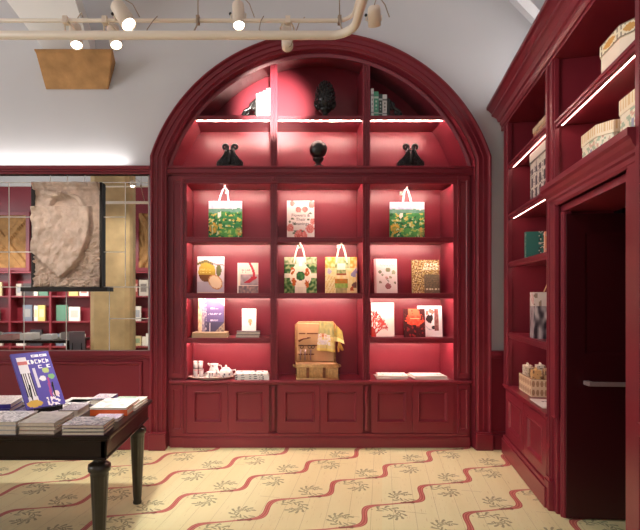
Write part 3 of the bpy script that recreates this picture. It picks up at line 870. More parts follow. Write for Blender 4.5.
def art_fruit(u, v):
    n = nz(u, v, 8, 31); c = mixc(rgb(214, 204, 210), rgb(180, 180, 196), v < .3 and .7 or .1)
    if v > .9: c = rgb(226, 216, 224)
    d = math.hypot((u-.36)/.32, (v-.58)/.28)
    if d < 1: c = mixc(rgb(200, 176, 66), rgb(150, 116, 32), max(0, .62-v)*4+.15*n) if v > .5 else rgb(116, 70, 24)
    d = math.hypot((u-.68+.35*(v-.3))/.26, (v-.3)/.2)
    if d < 1: c = rgb(236, 214, 178) if d < .85 else rgb(206, 150, 96)
    if math.hypot((u-.8)/.1, (v-.62)/.16) < 1: c = rgb(104, 108, 60)
    if abs(v-.88+.3*abs(u-.3)) < .035 and u < .6: c = rgb(112, 110, 66)
    if abs(v-(.84-.08*u)) < .012 and u > .5: c = rgb(120, 104, 100)
    if glyphs(u, v, ((.64, .05), (.56, .04)), .12, .5, 3, 6): c = rgb(226, 210, 120)
    if v < .03: c = rgb(220, 206, 190)
    return c
stand_book('grey book with a large yellow fruit on its cover, second shelf of the left bay', 197.2, 224, 256.6, ZS2, art=art_fruit, spine=rgb(226, 218, 216), yaw=0)
def art_ribbon(u, v):
    c = mixc(rgb(238, 226, 208), rgb(226, 196, 176), u*.4)
    if .15 < u and .25 < v < .62: c = mixc(rgb(150, 140, 140), rgb(190, 170, 170), nz(u, v, 6, 2)+.5)
    if v < .25: c = mixc(rgb(110, 100, 104), rgb(186, 150, 134), nz(u, v, 9, 5)+.4)
    if glyphs(u, v, ((.76, .04), (.69, .03)), .2, .62, 5, 9): c = rgb(170, 156, 144)
    t = 1-v
    cx = .58+.22*math.sin(t*3.6) if t < .5 else .8-(t-.5)*2.2
    if t < .66 and abs(u-cx) < (.06 if t < .45 else .15): c = rgb(188, 40, 56)
    if u < .07: c = rgb(240, 232, 220)
    return c
stand_book('pale book with a red ribbon curving down its cover, second shelf of the left bay', 237.4, 258.2, 263, ZS2, art=art_ribbon, spine=rgb(236, 226, 210))
def art_violet(u, v):
    if u < .16: return mixc(rgb(236, 214, 176), rgb(170, 120, 80), nz(u*3, v, 9, 3) + .1)
    if u < .24 or (u < .32 and nz(u, v, 16, 7) > -.1): return mixc(rgb(130, 124, 150), rgb(210, 200, 200), nz(u, v, 18, 7)+.3)
    c = mixc(rgb(84, 76, 122), rgb(112, 98, 146), v)
    if u+v > 1.72 - .02: c = rgb(236, 232, 236) if (u-.68)/.32+(v-.78)/.22*0 > 0 and v > 1.48-u*.72 else c
    if v < .28: c = mixc(c, rgb(64, 62, 84), .7)
    if abs(u-.45) < .012 and v < .27: c = rgb(210, 206, 210)
    if v < (u-.65)*.75: c = mixc(rgb(190, 170, 140), rgb(110, 96, 96), nz(u, v, 20, 1)+.5)
    if glyphs(u, v, ((.70, .05), (.52, .055), (.33, .045)), .38 if abs(v-.52) < .04 else .48, .88 if abs(v-.52) < .04 else .76, 8, 10): c = rgb(208, 202, 220)
    return c
stand_book('violet art book standing on two flat books, third shelf of the left bay', 198.2, 224.2, 298.2, ZS3+.054, art=art_violet, spine=rgb(228, 206, 170), t=.03)
def art_white(u, v):
    c = rgb(244, 240, 236)
    if glyphs(u, v, ((.78, .05),), .15, .85, 2, 8): c = rgb(170, 166, 176)
    if math.hypot((u-.58)/.14, (v-.42)/.13) < 1+.6*nz(u, v, 14, 2): c = rgb(222, 186, 132)
    if math.hypot((u-.58)/.05, (v-.3)/.06) < 1: c = rgb(196, 150, 96)
    return c
stand_book('small white book standing on two dark flat books, third shelf of the left bay', 242, 256.2, 309, ZS3+.062, art=art_white, spine=rgb(96, 92, 92), t=.04)
def top_specks(c, k=rgb(150, 120, 80), sd=1):
    return lambda u, v: mixc(c, k, max(0, nz(u, v, 10, sd))*1.2)
Y5 = 5.12
for k, lab in enumerate(('cream flat book at the bottom under the violet art book', 'cream flat book on top, directly under the violet art book')):
    flat_book(lab, X_(211, Y5), Y5+.0, ZS3+.001+k*.027, .37-.01*k, .25, .026, 0, plain(rgb(226, 202, 166)), rgb(226, 196, 152), 'front', 'cream books under the violet book')
for k, lab in enumerate(('dark patterned flat book at the bottom under the small white book', 'dark patterned flat book on top, directly under the small white book')):
    flat_book(lab, X_(248+k*.4, Y5), Y5, ZS3+.001+k*.031, .25, .2, .03, k*3, plain(rgb(110, 104, 104)), rgb(96, 90, 92), 'none', 'dark books under the white book')
def art_bouquet(u, v):
    c = rgb(240, 228, 222)
    if u < .09: c = rgb(222, 168, 166)
    if glyphs(u, v, ((.82, .045),), .25, .9, 4, 11): c = rgb(160, 146, 150)
    for a, b, r, k in ((.6, .68, .1, rgb(106, 122, 72)), (.84, .6, .09, rgb(142, 158, 120)), (.25, .62, .07, rgb(110, 120, 84)), (.35, .54, .05, rgb(140, 150, 120)), (.26, .32, .06, rgb(120, 90, 80)), (.9, .3, .05, rgb(110, 100, 84)),
                       (.52, .45, .06, rgb(206, 150, 140)), (.7, .46, .06, rgb(150, 140, 100)), (.6, .2, .125, rgb(140, 40, 52))):
        d = math.hypot(u-a, (v-b)*1.5)/r
        if d < 1: c = mixc(k, rgb(226, 220, 200), .45*abs(math.sin(d*7)))
    if .3 < v < .42 and abs(u-.6-.4*(v-.25)*math.sin(v*60)) < .02: c = rgb(120, 128, 96)
    return c
stand_book('pale pink book with a round bouquet cover, second shelf of the right bay', 374.4, 397.2, 259, ZS2, art=art_bouquet, spine=rgb(226, 170, 166))
def art_gold(u, v):
    n = nz(u, v, 22, 41); n2 = nz(u, v, 30, 44)
    c = mixc(rgb(112, 84, 42), rgb(206, 178, 110), n*1.4+.5)
    if n2 > .25: c = rgb(228, 214, 168)
    if n2 < -.3: c = rgb(96, 64, 40)
    if u > .44 and v < .56: c = mixc(rgb(84, 74, 60), rgb(150, 134, 104), n2+.35)
    if glyphs(u, v, ((.86, .10),), .45, .98, 3, 5) or glyphs(u, v, ((.74, .10),), .42, .98, 6, 5): c = rgb(244, 236, 214)
    if glyphs(u, v, ((.12, .035),), .5, .98, 3, 9): c = rgb(226, 214, 180)
    return c
stand_book('gold mottled book with white lettering, second shelf of the right bay', 412.2, 439.6, 260, ZS2, art=art_gold, spine=rgb(150, 120, 66), nu=44, nv=50)
CORALP = []
def branch(x, y, a, L, w, n):
    x2, y2 = x+L*math.cos(a), y+L*math.sin(a); CORALP.append((x, y, x2, y2, w))
    if n:
        for k in range(3 if n > 2 else 2):
            branch(x2, y2, a+random.uniform(-.75, .75), L*random.uniform(.62, .82), w*.68, n-1)
for a in (1.45, .95, .45, 1.9): branch(.05, .02+.1*random.random(), a, .24, .05, 4)
def art_coral(u, v):
    c = mixc(rgb(246, 238, 232), rgb(240, 226, 206), u*.5)
    for x1, y1, x2, y2, w_ in CORALP:
        dx, dy = x2-x1, y2-y1; tt = max(0, min(1, ((u-x1)*dx+(v-y1)*dy)/(dx*dx+dy*dy+1e-9)))
        if math.hypot(u-x1-tt*dx, (v-y1-tt*dy)) < max(w_*.5, .011): return mixc(rgb(214, 60, 44), rgb(196, 90, 90), u)
    if math.hypot(u/.2, v/.3) < 1: return rgb(206, 48, 40)
    return c
stand_book('white book with a red branching coral, third shelf of the right bay', 371.2, 394.2, 303, ZS3, art=art_coral, spine=rgb(200, 60, 50), nu=44, nv=50)
def art_tree(u, v):
    n = nz(u, v, 9, 51); c = mixc(rgb(84, 28, 30), rgb(50, 18, 20), n+.5)
    d = math.hypot((u-.52)/.44, (v-.64)/.24)
    if d < 1+.35*n: c = mixc(rgb(226, 66, 44), rgb(240, 120, 86), n+.2)
    if v > .75 and .2 < u < .75 and n > -.4: c = rgb(232, 110, 74)
    if v > .6 and (u > .75 or u < .15) and n > .1: c = rgb(96, 44, 38)
    if abs(u-.5) < .035+.1*abs(v-.25) and v < .42: c = rgb(44, 20, 22)
    if v < .4 and n > .22: c = rgb(150, 44, 44)
    if abs(v-.665) < .012 and .3 < u < .75: c = rgb(246, 200, 150)
    return c
stand_book('dark book with a glowing red tree, leaning in front of the white book, right bay', 404.2, 425.2, 309, ZS3, Y=5.07, art=art_tree, spine=rgb(70, 24, 26), t=.022)
def art_sketch(u, v):
    c = rgb(238, 232, 232)
    if .68 < u < .86 and .18 < v < .9: c = mixc(rgb(120, 60, 56), rgb(160, 120, 110), nz(u, v, 14, 6)+.4)
    if math.hypot((u-.48)/.15, (v-.58)/.13) < 1+.4*nz(u, v, 8, 3): c = rgb(44, 32, 34)
    for a, b in ((.38, .78), (.52, .84), (.6, .8)):
        if math.hypot((u-a)/.07, (v-b)/.08) < 1: c = rgb(206, 116, 100)
    if math.hypot((u-.62)/.06, (v-.3)/.07) < 1: c = rgb(60, 54, 60)
    if abs(v-.32-.1*math.sin(u*9)) < .012 and u < .55: c = rgb(176, 180, 196)
    return c
stand_book('white book with a dark painted sketch, behind the red tree book', 418.2, 442.2, 306, ZS3, Y=5.12, art=art_sketch, spine=rgb(232, 226, 226), t=.024)

# ------------------------------------------------------------------ tea set on the left counter
zc = zcnt
Yt = 5.08
def TX(px): return X_(px, Yt)
tr = thing('serving_tray', 'oval white serving tray with a dark rim under the tea set', 'tray', (TX(211), Yt, zc))
m = MB(); m.default = rgb(244, 238, 230)
m.lathe([(.17, 0), (.2, .004), (.235, .014), (.245, .02), (.238, .021), (.2, .009), (.02, .007)], sx=1, sy=.62, n=40); m.build('plate', PRINT, tr)
m = MB(); m.tube([(.247*math.cos(2*PI*k/40), .247*.62*math.sin(2*PI*k/40), .0205) for k in range(41)], .0045, 6); m.build('rim', LEATHER, tr)
zt = zc+.0085
for i, (px, dz, lab) in enumerate(((195.2, 0, 'lower glass tumbler of the left stack on the tray'), (197.0, .085, 'upper glass tumbler stacked on the left glass on the tray'), (200.8, 0, 'lower glass tumbler beside the stacked pair on the tray'), (200.2, .085, 'upper glass tumbler of the right stack on the tray'))):
    o = thing('glass_tumbler', lab, 'glass', (TX(px) + (.0 if i != 1 else -.018), Yt+.03+(.0 if i < 2 else .0), zt+dz), 0, 0, 'glass tumblers stacked on the tray')
    m = MB(); m.lathe([(.022, 0), (.0245, .03), (.028, .084), (.0265, .084), (.023, .03), (.02, .006)], n=18); m.build('bowl', GLASS, o)
    m = MB(); m.default = rgb(214, 120, 110); m.tube([(.0275*math.cos(2*PI*k/18), .0275*math.sin(2*PI*k/18), .075) for k in range(19)], .0022, 5, caps=False); m.build('rim_band', PRINT, o)
def art_spots(u, v): return rgb(90, 80, 110) if nz(u*8, v*4, 2, 12) > .34 else rgb(244, 240, 236)
def pot(m, prof, n=24):
    R = []
    for r_, z in prof: R.append([(r_*math.cos(2*PI*k/n), r_*math.sin(2*PI*k/n), z) for k in range(n)])
    b = len(m.v)
    m.rings(R, True, True, True, rgb(244, 240, 236), True)
    q = 0
    for k in range(len(prof)-1):
        for j in range(n):
            if nz(j*.9, k*1.3, 1, 4) > .28 and 1 <= k < len(prof)-2: m.c[len(m.c)-2-(len(prof)-1)*n+q] = rgb(104, 92, 108)
            q += 1
# jug
o = thing('cream_jug', 'white patterned cream jug at the back of the tray', 'jug', (TX(213.2), Yt+.06, zt))
m = MB(); pot(m, [(.034, 0), (.04, .004), (.052, .03), (.054, .055), (.047, .085), (.04, .105), (.044, .125), (.05, .135), (.046, .134), (.036, .105)]); m.build('body', PRINT, o)
m = MB(); m.tube([(.04, 0, .12), (.075, 0, .118), (.088, 0, .085), (.07, 0, .05), (.05, 0, .04)], .0065, 8); m.build('handle', WHITE, o)
m = MB(); m.tube([(-.036, 0, .118), (-.055, 0, .13), (-.066, 0, .14)], [.014, .011, .008], 8); m.build('spout', WHITE, o)
o = thing('tea_cup', 'white patterned tea cup standing in front of the jug', 'cup', (TX(211.3), Yt-.05, zt))
m = MB(); pot(m, [(.024, 0), (.026, .004), (.036, .03), (.042, .06), (.043, .068), (.04, .066), (.033, .03)]); m.build('body', PRINT, o)
m = MB(); m.tube([(-.038, 0, .055), (-.06, 0, .052), (-.06, 0, .028), (-.034, 0, .02)], .005, 8); m.build('handle', WHITE, o)
o = thing('teapot', 'round white patterned teapot on the right of the tray', 'teapot', (TX(226), Yt-.01, zt))
m = MB(); pot(m, [(.04, 0), (.045, .005), (.066, .03), (.072, .052), (.064, .078), (.045, .092), (.03, .096)]); m.build('body', PRINT, o)
m = MB(); m.default = rgb(244, 240, 236); m.lathe([(.042, .092), (.036, .104), (.012, .112), (.008, .118), (.012, .126), (.004, .133)], n=18); m.build('lid', PRINT, o)
m = MB(); m.tube([(.062, 0, .075), (.1, 0, .082), (.108, 0, .055), (.09, 0, .035), (.066, 0, .03)], .007, 8); m.build('handle', WHITE, o)
m = MB(); m.tube([(-.06, 0, .04), (-.085, 0, .055), (-.1, 0, .085), (-.108, 0, .092)], [.016, .012, .009, .008], 8); m.build('spout', WHITE, o)

def cloth_stack(label, px0, px1, dp, t, n, Y, art, name='folded_textile', cat='textile', jitter=.006, edge=None):
    wd = (px1-px0)*Y/F
    o = thing(name, label, cat, (X_((px0+px1)/2, Y), Y, zc+.001))
    for k in range(n):
        m = MB(); m.default = rgb(238, 232, 226); z0 = t*k/n; z1 = t*(k+1)/n - .0015
        jx, jy = random.uniform(-jitter, jitter), random.uniform(-jitter, jitter)
        a = wd/2 - .004*k; b = dp/2-.004*k
        m.box(-a+jx, a+jx, -b+jy, b+jy, z0, z1-.0005)
        m.paint((-a+jx, -b+jy, z1), (2*a, 0, 0), (0, 2*b, 0), 30, 16, art)
        m.paint((-a+jx, -b+jy-.0005, z0), (2*a, 0, 0), (0, 0, z1-z0), 40, 3, edge or art)
        m.build('fold', FABRIC, o, fix=False)
    return o
def art_ink(sd, amt=.22): return lambda u, v: rgb(70, 66, 84) if nz(u*9, v*4, 1, sd) > amt and nz(u*2, 0, 2, sd) > -.15 else rgb(242, 236, 232)
cloth_stack('folded white tea towels with dark ink drawings beside the serving tray', 235.5, 269, .26, .062, 3, Yt+.0, art_ink(3, .27))

# paper stacks on the right counter
def fan_stack(label, px0, px1, Y, n, sd, name, line):
    o = thing(name, label, 'papers', (X_((px0+px1)/2, Y), Y, zc+.001))
    wd = (px1-px0)*Y/F
    rnd = random.Random(sd)
    for k in range(n):
        m = MB(); m.default = rgb(236, 224, 212); w_, d_ = wd*.88, .27; t_ = .009
        a = math.radians(rnd.uniform(-9, 9)); ca, sa = math.cos(a), math.sin(a); ox, oy = rnd.uniform(-.02, .02), rnd.uniform(-.012, .012)
        def tf(p): return (ox+p[0]*ca*.9-p[1]*sa, oy+p[0]*sa*.6+p[1]*ca*.9, p[2])
        b0 = len(m.v); m.box(-w_/2, w_/2, -d_/2, d_/2, k*t_, k*t_+t_-.0012)
        m.paint((-w_/2, -d_/2, k*t_+t_-.0008), (w_, 0, 0), (0, d_, 0), 30, 20, line)
        m.v = [tf(p) for p in m.v]
        m.build('sheet', PRINT, o, fix=False)
def art_lines(u, v): return rgb(190, 150, 110) if abs(((u*3+math.sin(v*5)) % 1)-.5) < .05 else rgb(246, 240, 234)
def art_line2(u, v): return rgb(40, 36, 36) if abs(v-.72+.2*u-.1*math.sin(u*7)) < .03 and u > .3 else rgb(246, 242, 238)
fan_stack('fanned pile of white printed cloths on the right counter next to the divider', 371.5, 408, 5.12, 4, 3, 'folded_textile', art_lines)
fan_stack('fanned white cards with a dark curved line, right end of the counter', 407.5, 447.5, 5.1, 4, 8, 'card_pile', art_line2)

# ------------------------------------------------------------------ wicker basket with open lid and cloth
Yk = 5.1
bx = X_(316.8, Yk); bw = (337.3-296.7)*Yk/F
BA = thing('picnic_basket', 'open wicker picnic basket with upright lid in the centre bay', 'basket', (bx, Yk, zc+.001))
bh = .155; bd = .26
m = MB(); m.box(-bw/2+.012, bw/2-.012, -bd/2+.012, bd/2-.012, .004, bh-.012)
nr = 26
for k in range(nr):
    x = -bw/2+.012+(bw-.024)*k/(nr-1)
    for y in (-bd/2+.01, bd/2-.01): m.tube([(x, y, .006), (x, y, bh*.5), (x, y, bh-.01)], .0088, 6)
for k in range(14):
    y = -bd/2+.014+(bd-.028)*k/13
    for x in (-bw/2+.01, bw/2-.01): m.tube([(x, y, .006), (x, y, bh*.5), (x, y, bh-.01)], .0088, 6)
BB_ = m.build('basket_body', WICKER, BA)
m = MB()
for z in (.006, bh-.004, bh-.02):
    m.tube([(-bw/2, -bd/2, z), (bw/2, -bd/2, z), (bw/2, bd/2, z), (-bw/2, bd/2, z), (-bw/2, -bd/2, z)], .011, 8)
m.build('rim', WICKER, BB_)
for x in (-.105, .065):
    m = MB(); m.box(x-.014, x+.014, -bd/2-.006, -bd/2+.006, .02, bh); m.ball((x, -bd/2-.008, bh*.55), .009, 6); m.build('strap', LEATHER, BB_, .002)
for s in (-1, 1):
    m = MB(); m.tube([(s*bw/2, -.05, bh-.04), (s*(bw/2+.03), -.04, bh-.025), (s*(bw/2+.03), .04, bh-.025), (s*bw/2, .05, bh-.04)], .009, 8); m.build('handle', WICKER, BB_)
m = MB(); m.box(-bw/2+.02, bw/2-.02, -bd/2+.03, bd/2-.03, bh-.03, bh-.002); m.build('lining', LINEN, BA, .012)
# lid: leaning back a little
LD = MB(); lh = Z_(322.8, Yk+.13) - zc - bh
LD.box(-bw/2+.005, bw/2-.02, bd/2-.028, bd/2+.012, bh, bh+lh)
LO_ = LD.build('lid', LINEN, BA, .012)
m = MB()
m.tube([(-bw/2, bd/2-.01, bh), (-bw/2, bd/2-.01, bh+lh-.02), (-bw/2+.03, bd/2-.01, bh+lh+.005), (bw/2-.03, bd/2-.01, bh+lh+.005), (bw/2-.01, bd/2-.01, bh+lh-.02), (bw/2-.01, bd/2-.01, bh)], .012, 8)
m.build('lid_rim', WICKER, LO_)
ly = bd/2-.032
for (xa, xb, z) in ((-.185, -.115, .30), (-.10, .02, .30), (-.19, .02, .17), (-.19, -.02, .075)):
    m = MB(); m.box(xa, xb, ly-.004, ly+.004, bh+z+.0, bh+z+.014); m.build('lid_strap', LEATHER, LO_, .001)
m = MB(); m.tube([(-.19, ly-.012, bh+.225), (-.14, ly-.016, bh+.25), (-.06, ly-.012, bh+.262)], [.012, .008, .006], 8); m.ball((-.085, ly-.014, bh+.262), .016, 6, sz=.6); m.build('corkscrew', LEATHER, LO_)
for x in (-.155, -.07, -.035):
    m = MB(); m.tube([(x+.018*math.cos(2*PI*k/12), ly-.012, bh+.165+.018*math.sin(2*PI*k/12)) for k in range(13)], .004, 6, caps=False); m.build('utensil_ring', BLACKP, LO_)
for k, x in enumerate((-.17, -.145, -.12, -.085, -.06)):
    m = MB(); m.tube([(x, ly-.01, bh+.02), (x, ly-.012, bh+.08), (x+.004, ly-.01, bh+.135)], [.008, .005, .010], 6); m.build('cutlery', (CHROME, LINEN)[k % 2], LO_)
# draped cloth
def art_cloth(u, v):
    n = nz(u, v, 7, 61); n2 = nz(u, v, 16, 63)
    c = mixc(rgb(226, 208, 146), rgb(206, 182, 106), n+.5)
    if v > .5: c = mixc(rgb(196, 180, 112), rgb(150, 152, 104), n+.5)
    if .22 < v < .55 and u < .75 and n2 > -.15: c = mixc(rgb(190, 180, 200), rgb(232, 224, 210), n2+.5)
    if .46 < v < .58 and .1 < u < .5: c = mixc(rgb(190, 110, 70), rgb(236, 226, 210), n2+.6)
    if v < .1: c = rgb(232, 206, 112)
    return c
zl = bh+lh
cl = thing('printed_scarf', 'yellow printed scarf draped over the right of the basket lid', 'scarf', (bx, Yk, zc+.001))
m = MB(); nu, nv = 30, 34
xa, xb = .035, .185
b0 = 0
for j in range(nv+1):
    for i in range(nu+1):
        u, v = i/nu, j/nv
        z = zl+.022 - (1-v)*.315 - .02*u
        x = xa + (xb-xa)*u + (-.03*(1-v) if u < .3 else .015*(1-v)*u) 
        y = bd/2-.045 - .018*math.sin(u*9+v*2)*(1.1-v) - .03*(1-v)
        m.v.append((x, y, z))
for j in range(nv):
    for i in range(nu):
        k = j*(nu+1)+i; m.face((k, k+1, k+nu+2, k+nu+1), art_cloth((i+.5)/nu, (j+.5)/nv), True)
q = m.build('drape', FABRIC, cl); md = q.modifiers.new('thick', 'SOLIDIFY'); md.thickness = .004
m = MB()
for j in range(nv+1):
    for i in range(nu+1):
        u, v = i/nu, j/nv
        # folded corner hanging out to the right
        x = .135 + .165*u - .02*v*u; z = zl+.015 - .02*u - .085*u*u - (1-v)*(.10+.10*(1-abs(u-.35)))
        y = bd/2+.0 - .05*(1-v)*u - .012*math.sin(u*8) - .03*u
        m.v.append((x, y, z))
for j in range(nv):
    for i in range(nu):
        k = j*(nu+1)+i; m.face((k, k+1, k+nu+2, k+nu+1), mixc(rgb(206, 176, 84), rgb(176, 164, 96), nz(i/nu, j/nv, 6, 77)+.5) if j > 8 else rgb(238, 222, 150), True)
q = m.build('folded_corner', FABRIC, cl); md = q.modifiers.new('thick', 'SOLIDIFY'); md.thickness = .004
m = MB(); m.tube([(.245, bd/2-.07, zl-.20), (.25, bd/2-.075, zl-.235), (.27, bd/2-.075, zl-.27), (.285, bd/2-.075, zl-.295)], [.008, .02, .016, .012], 8)
m.tube([(.25, bd/2-.07, zl-.2), (.235, bd/2-.08, zl-.26), (.24, bd/2-.075, zl-.31)], [.008, .012, .008], 8); m.build('tassel', TASSEL, cl)

# ------------------------------------------------------------------ things on the right bookcase
def rthing(name, label, cat, u, d, z, rot=0, group=None):
    p = RW(u, d); return thing(name, label, cat, (p.x, p.y, z), RZ+math.radians(rot), 0, group)
# u along the shelf; d into the shelf
def art_house(u, v):
    if v > .84: return mixc(rgb(226, 220, 206), rgb(160, 150, 140), nz(u*14, v*4, 1, 3) > .3 and 1 or 0)
    w_ = (u*4) % 1
    if v < .06: return rgb(214, 206, 196)
    if .25 < w_ < .75 and ((v*3.2) % 1) > .25: return mixc(rgb(52, 44, 50), rgb(120, 110, 112), nz(u, v, 25, 8)+.4)
    return mixc(rgb(232, 224, 212), rgb(120, 110, 110), nz(u, v, 22, 5) > .18 and .9 or 0)
def art_bw(u, v):
    if v > .70: return rgb(236, 226, 216) if nz(u*9, v*9, 1, 7) < .25 else (rgb(196, 60, 54) if u > .4 else rgb(170, 150, 130))
    return mixc(rgb(60, 50, 58), rgb(226, 216, 214), (nz(u*9, v*5, 1, 9)+.45)*1.2)
def wrapbox(name, parent, x0, x1, y0, y1, z0, z1, art, topc, part='body', nu=26, nv=26):
    m = MB(); m.default = topc
    m.box(x0+.0004, x1-.0004, y0+.0004, y1-.0004, z0, z1)
    m.paint((x0, y0, z0), (x1-x0, 0, 0), (0, 0, z1-z0), nu, nv, art)
    m.paint((x0, y1, z0), (0, y0-y1, 0), (0, 0, z1-z0), nu, nv, art)
    m.paint((x1, y0, z0), (0, y1-y0, 0), (0, 0, z1-z0), nu, nv, art)
    return m.build(part, PRINT, parent, fix=False)
ua = U_(531.5, .05)
print('box u', ua, U_(529, .05), U_(518, .05), U_(578, .06), U_(596, .06))
# far bay, top shelf
o = rthing('gift_box', 'tan patterned low box on the top shelf of the far right bay', 'box', .92, .155, SH1[0], 0)
def art_tan(u, v): return mixc(rgb(196, 160, 116), rgb(120, 96, 72), nz(u*9, v*5, 1, 5) > .1 and .8 or .1)
wrapbox('b', o, -.16, .16, -.11, .11, 0, .075, art_tan, rgb(190, 170, 140)); wrapbox('l', o, -.165, .165, -.115, .115, .076, .115, lambda u, v: rgb(206, 186, 150) if int(u*20) % 2 else rgb(176, 150, 116), rgb(206, 190, 160), 'lid')
# house-printed box
o = rthing('gift_box', 'tall black and white box printed with house windows, on the far bay second shelf', 'box', .87, .18, SH1[1], 0)
wrapbox('b', o, -.21, .21, -.13, .13, 0, .33, art_house, rgb(230, 224, 212), nu=34, nv=34); wrapbox('l', o, -.215, .215, -.135, .135, .331, .42, lambda u, v: rgb(226, 218, 204) if v > .2 else rgb(120, 112, 104), rgb(236, 230, 220), 'lid')
# teal book and pink neighbour
SHB = SH1[2]
r = rthing('book', 'teal book standing on the far bay third shelf', 'book', .73, .15, SHB, 90)
def art_teal(u, v): return rgb(52, 118, 108) if u < .35 or nz(u, v, 12, 3) > .05 else (rgb(34, 66, 64) if nz(u, v, 14, 8) > -.1 else rgb(206, 206, 190))
wrapbox('b', r, -.16, .12, -.025, .025, 0, .215, art_teal, rgb(60, 130, 120), 'cover')
r = rthing('book', 'salmon pink book standing in front of the teal one', 'book', 1.09, .15, SHB, 90)
wrapbox('b', r, -.12, .12, -.014, .014, 0, .17, lambda u, v: rgb(236, 164, 130) if nz(u, v, 8, 2) < .2 else rgb(210, 200, 190), rgb(232, 180, 150), 'cover')
# black and white carrier
o = rthing('paper_bag', 'black and white printed bag with red spot on the far bay fourth shelf', 'bag', .77, .17, SH1[3], 90)
wrapbox('b', o, -.14, .16, -.05, .05, .0, .385, art_bw, rgb(232, 224, 214), 'bag_body', 30, 40)
m = MB(); m.tube([(-.06, -.04, .385), (-.03, -.04, .46), (.03, -.04, .47), (.07, -.04, .385)], .005, 6); m.build('handle', LINEN, o)
# woven basket with packets
o = rthing('woven_basket', 'pale woven basket on the right counter', 'basket', .98, .13, ZK)
def art_weave(u, v):
    a, b = u*6 % 1, v*2 % 1
    return rgb(176, 138, 104) if math.hypot(a-.5, (b-.5)) < .36 else rgb(226, 206, 172)
wrapbox('b', o, -.2, .18, -.10, .10, 0, .15, art_weave, rgb(150, 116, 88), 'basket_body', 48, 24)
for k, (x, y, h_, c) in enumerate(((-.11, -.05, .085, rgb(232, 224, 206)), (-.03, -.05, .075, rgb(206, 190, 170)), (-.06, .04, .095, rgb(238, 230, 216)), (.06, -.04, .07, rgb(120, 96, 70)), (.13, -.05, .075, rgb(214, 178, 120)), (.12, .05, .085, rgb(196, 170, 130)))):
    p = RW(.98+x, .13+y)
    lab = ('cream packet at the far front of the woven basket', 'beige packet second from the far end in the woven basket', 'tall cream packet at the back of the woven basket', 'brown packet in the middle of the woven basket', 'tan packet at the near end of the woven basket', 'light brown packet at the near back of the woven basket')[k]
    q = thing('packet', lab, 'packet', (p.x, p.y, ZK+.1505), RZ, 0, 'packets standing in the woven basket')
    wrapbox('p', q, -.035, .035, -.035, .035, 0, h_, lambda u, v, c=c, k=k: mixc(c, rgb(110, 90, 70), .7 if nz(u*5, v*5, 1, k) > .25 else 0), c, 'wrapper', 10, 12)
    m = MB(); m.default = c; m.prism([(-.034, h_), (.034, h_), (.02, h_+.02), (-.02, h_+.022)], -.004, .004); m.build('folded_top', PRINT, q)
def art_doodle(u, v): return rgb(90, 84, 84) if abs(math.hypot((u-.6)/.3, (v-.5)/.24)-1) < .13 and v > .35 else rgb(240, 234, 228)
c_ = RW(.93, .10)
flat_book('white card with a loop drawing lying before the woven basket', c_.x, c_.y, ZK+.001, .34, .17, .006, math.degrees(RZ), art_doodle, rgb(240, 234, 228), 'none', cat='card', name='card')
bpy.data.objects['woven_basket'].location = RW(.47, .16, ZK)
for q in [x for x in bpy.data.objects if x.name.startswith('packet')]:
    d = RW(.47, .16)-RW(.98, .13); q.location.x += d.x; q.location.y += d.y

# octagonal hat boxes over the door
def hatbox(label, u, d, z, a, b, h, rot, band, sidef, topf):
    o = rthing('hat_box', label, 'box', u, d, z, rot, 'cream octagonal boxes over the doorway')
    def oct_(s): 
        c = .42
        return [(x*a*s, y*b*s) for x, y in ((-1, -1+c*2*.5), (-1+c, -1), (1-c, -1), (1, -1+c), (1, 1-c), (1-c, 1), (-1+c, 1), (-1, 1-c))]
    for nm, s, z0, z1, art in (('box_body', .965, 0, h*.72, sidef), ('lid', 1.0, h*.66, h, band)):
        m = MB(); m.default = topf(0, 0); P8 = oct_(s)
        for k in range(8):
            A, B = P8[k], P8[(k+1) % 8]
            m.paint((A[0], A[1], z0), (B[0]-A[0], B[1]-A[1], 0), (0, 0, z1-z0), 16, 12, lambda uu, vv, k=k, art=art: art(uu+k, vv))
        i = len(m.v); m.v += [(x, y, z1) for x, y in P8] + [(x, y, z0) for x, y in P8]
        m.face(range(i, i+8), topf(0, 0)); m.face(list(range(i+8, i+16))[::-1], topf(0, 0))
        m.build(nm, PRINT, o, fix=False)
def b1(u, v):
    f = u % 1
    if int(u) in (1, 2) and math.hypot((f-.5)/.42, (v-.5)/.42) < 1: return rgb(214, 160, 76) if math.hypot((f-.5)/.3, (v-.5)/.3) < 1 else rgb(240, 228, 200)
    if abs(((f*5) % 1)-.5) < .12 or abs(v-.5) > .44: return rgb(180, 158, 130) if int(u) not in (1, 2) else rgb(140, 124, 106)
    return rgb(240, 228, 202)
def sd1(u, v): return rgb(244, 226, 206) if abs(((u % 1*4) % 1)-.5) > .08 else rgb(226, 190, 166)
def sd2(u, v):
    n = nz(u*1.5, v*2, 3, 9)
    c = rgb(238, 230, 206)
    if n > .15: c = rgb(170, 190, 160)
    if .35 < (u*1.5 % 1) < .5 and v < .6: c = rgb(150, 160, 186)
    if n < -.3: c = rgb(214, 176, 150)
    return c
def b2(u, v): return rgb(222, 190, 136) if (abs(((u % 1*7) % 1)-.5) < .22 and v > .25) else rgb(240, 226, 196)
cream = lambda u, v: rgb(236, 224, 200)
hatbox('cream octagonal box with gold discs on its lid, upper shelf over the doorway', 2.15, .19, 2.80, .2, .15, .20, 0, b1, sd1, cream)
hatbox('cream octagonal box with pastel scenes, lower shelf over the doorway, farther of two', 1.86, .19, 2.362, .185, .145, .21, 0, b2, sd2, cream)
hatbox('taller cream octagonal box with pastel scenes, lower shelf over the doorway, nearer of two', 2.36, .19, 2.362, .185, .145, .235, 0, b2, sd2, cream)

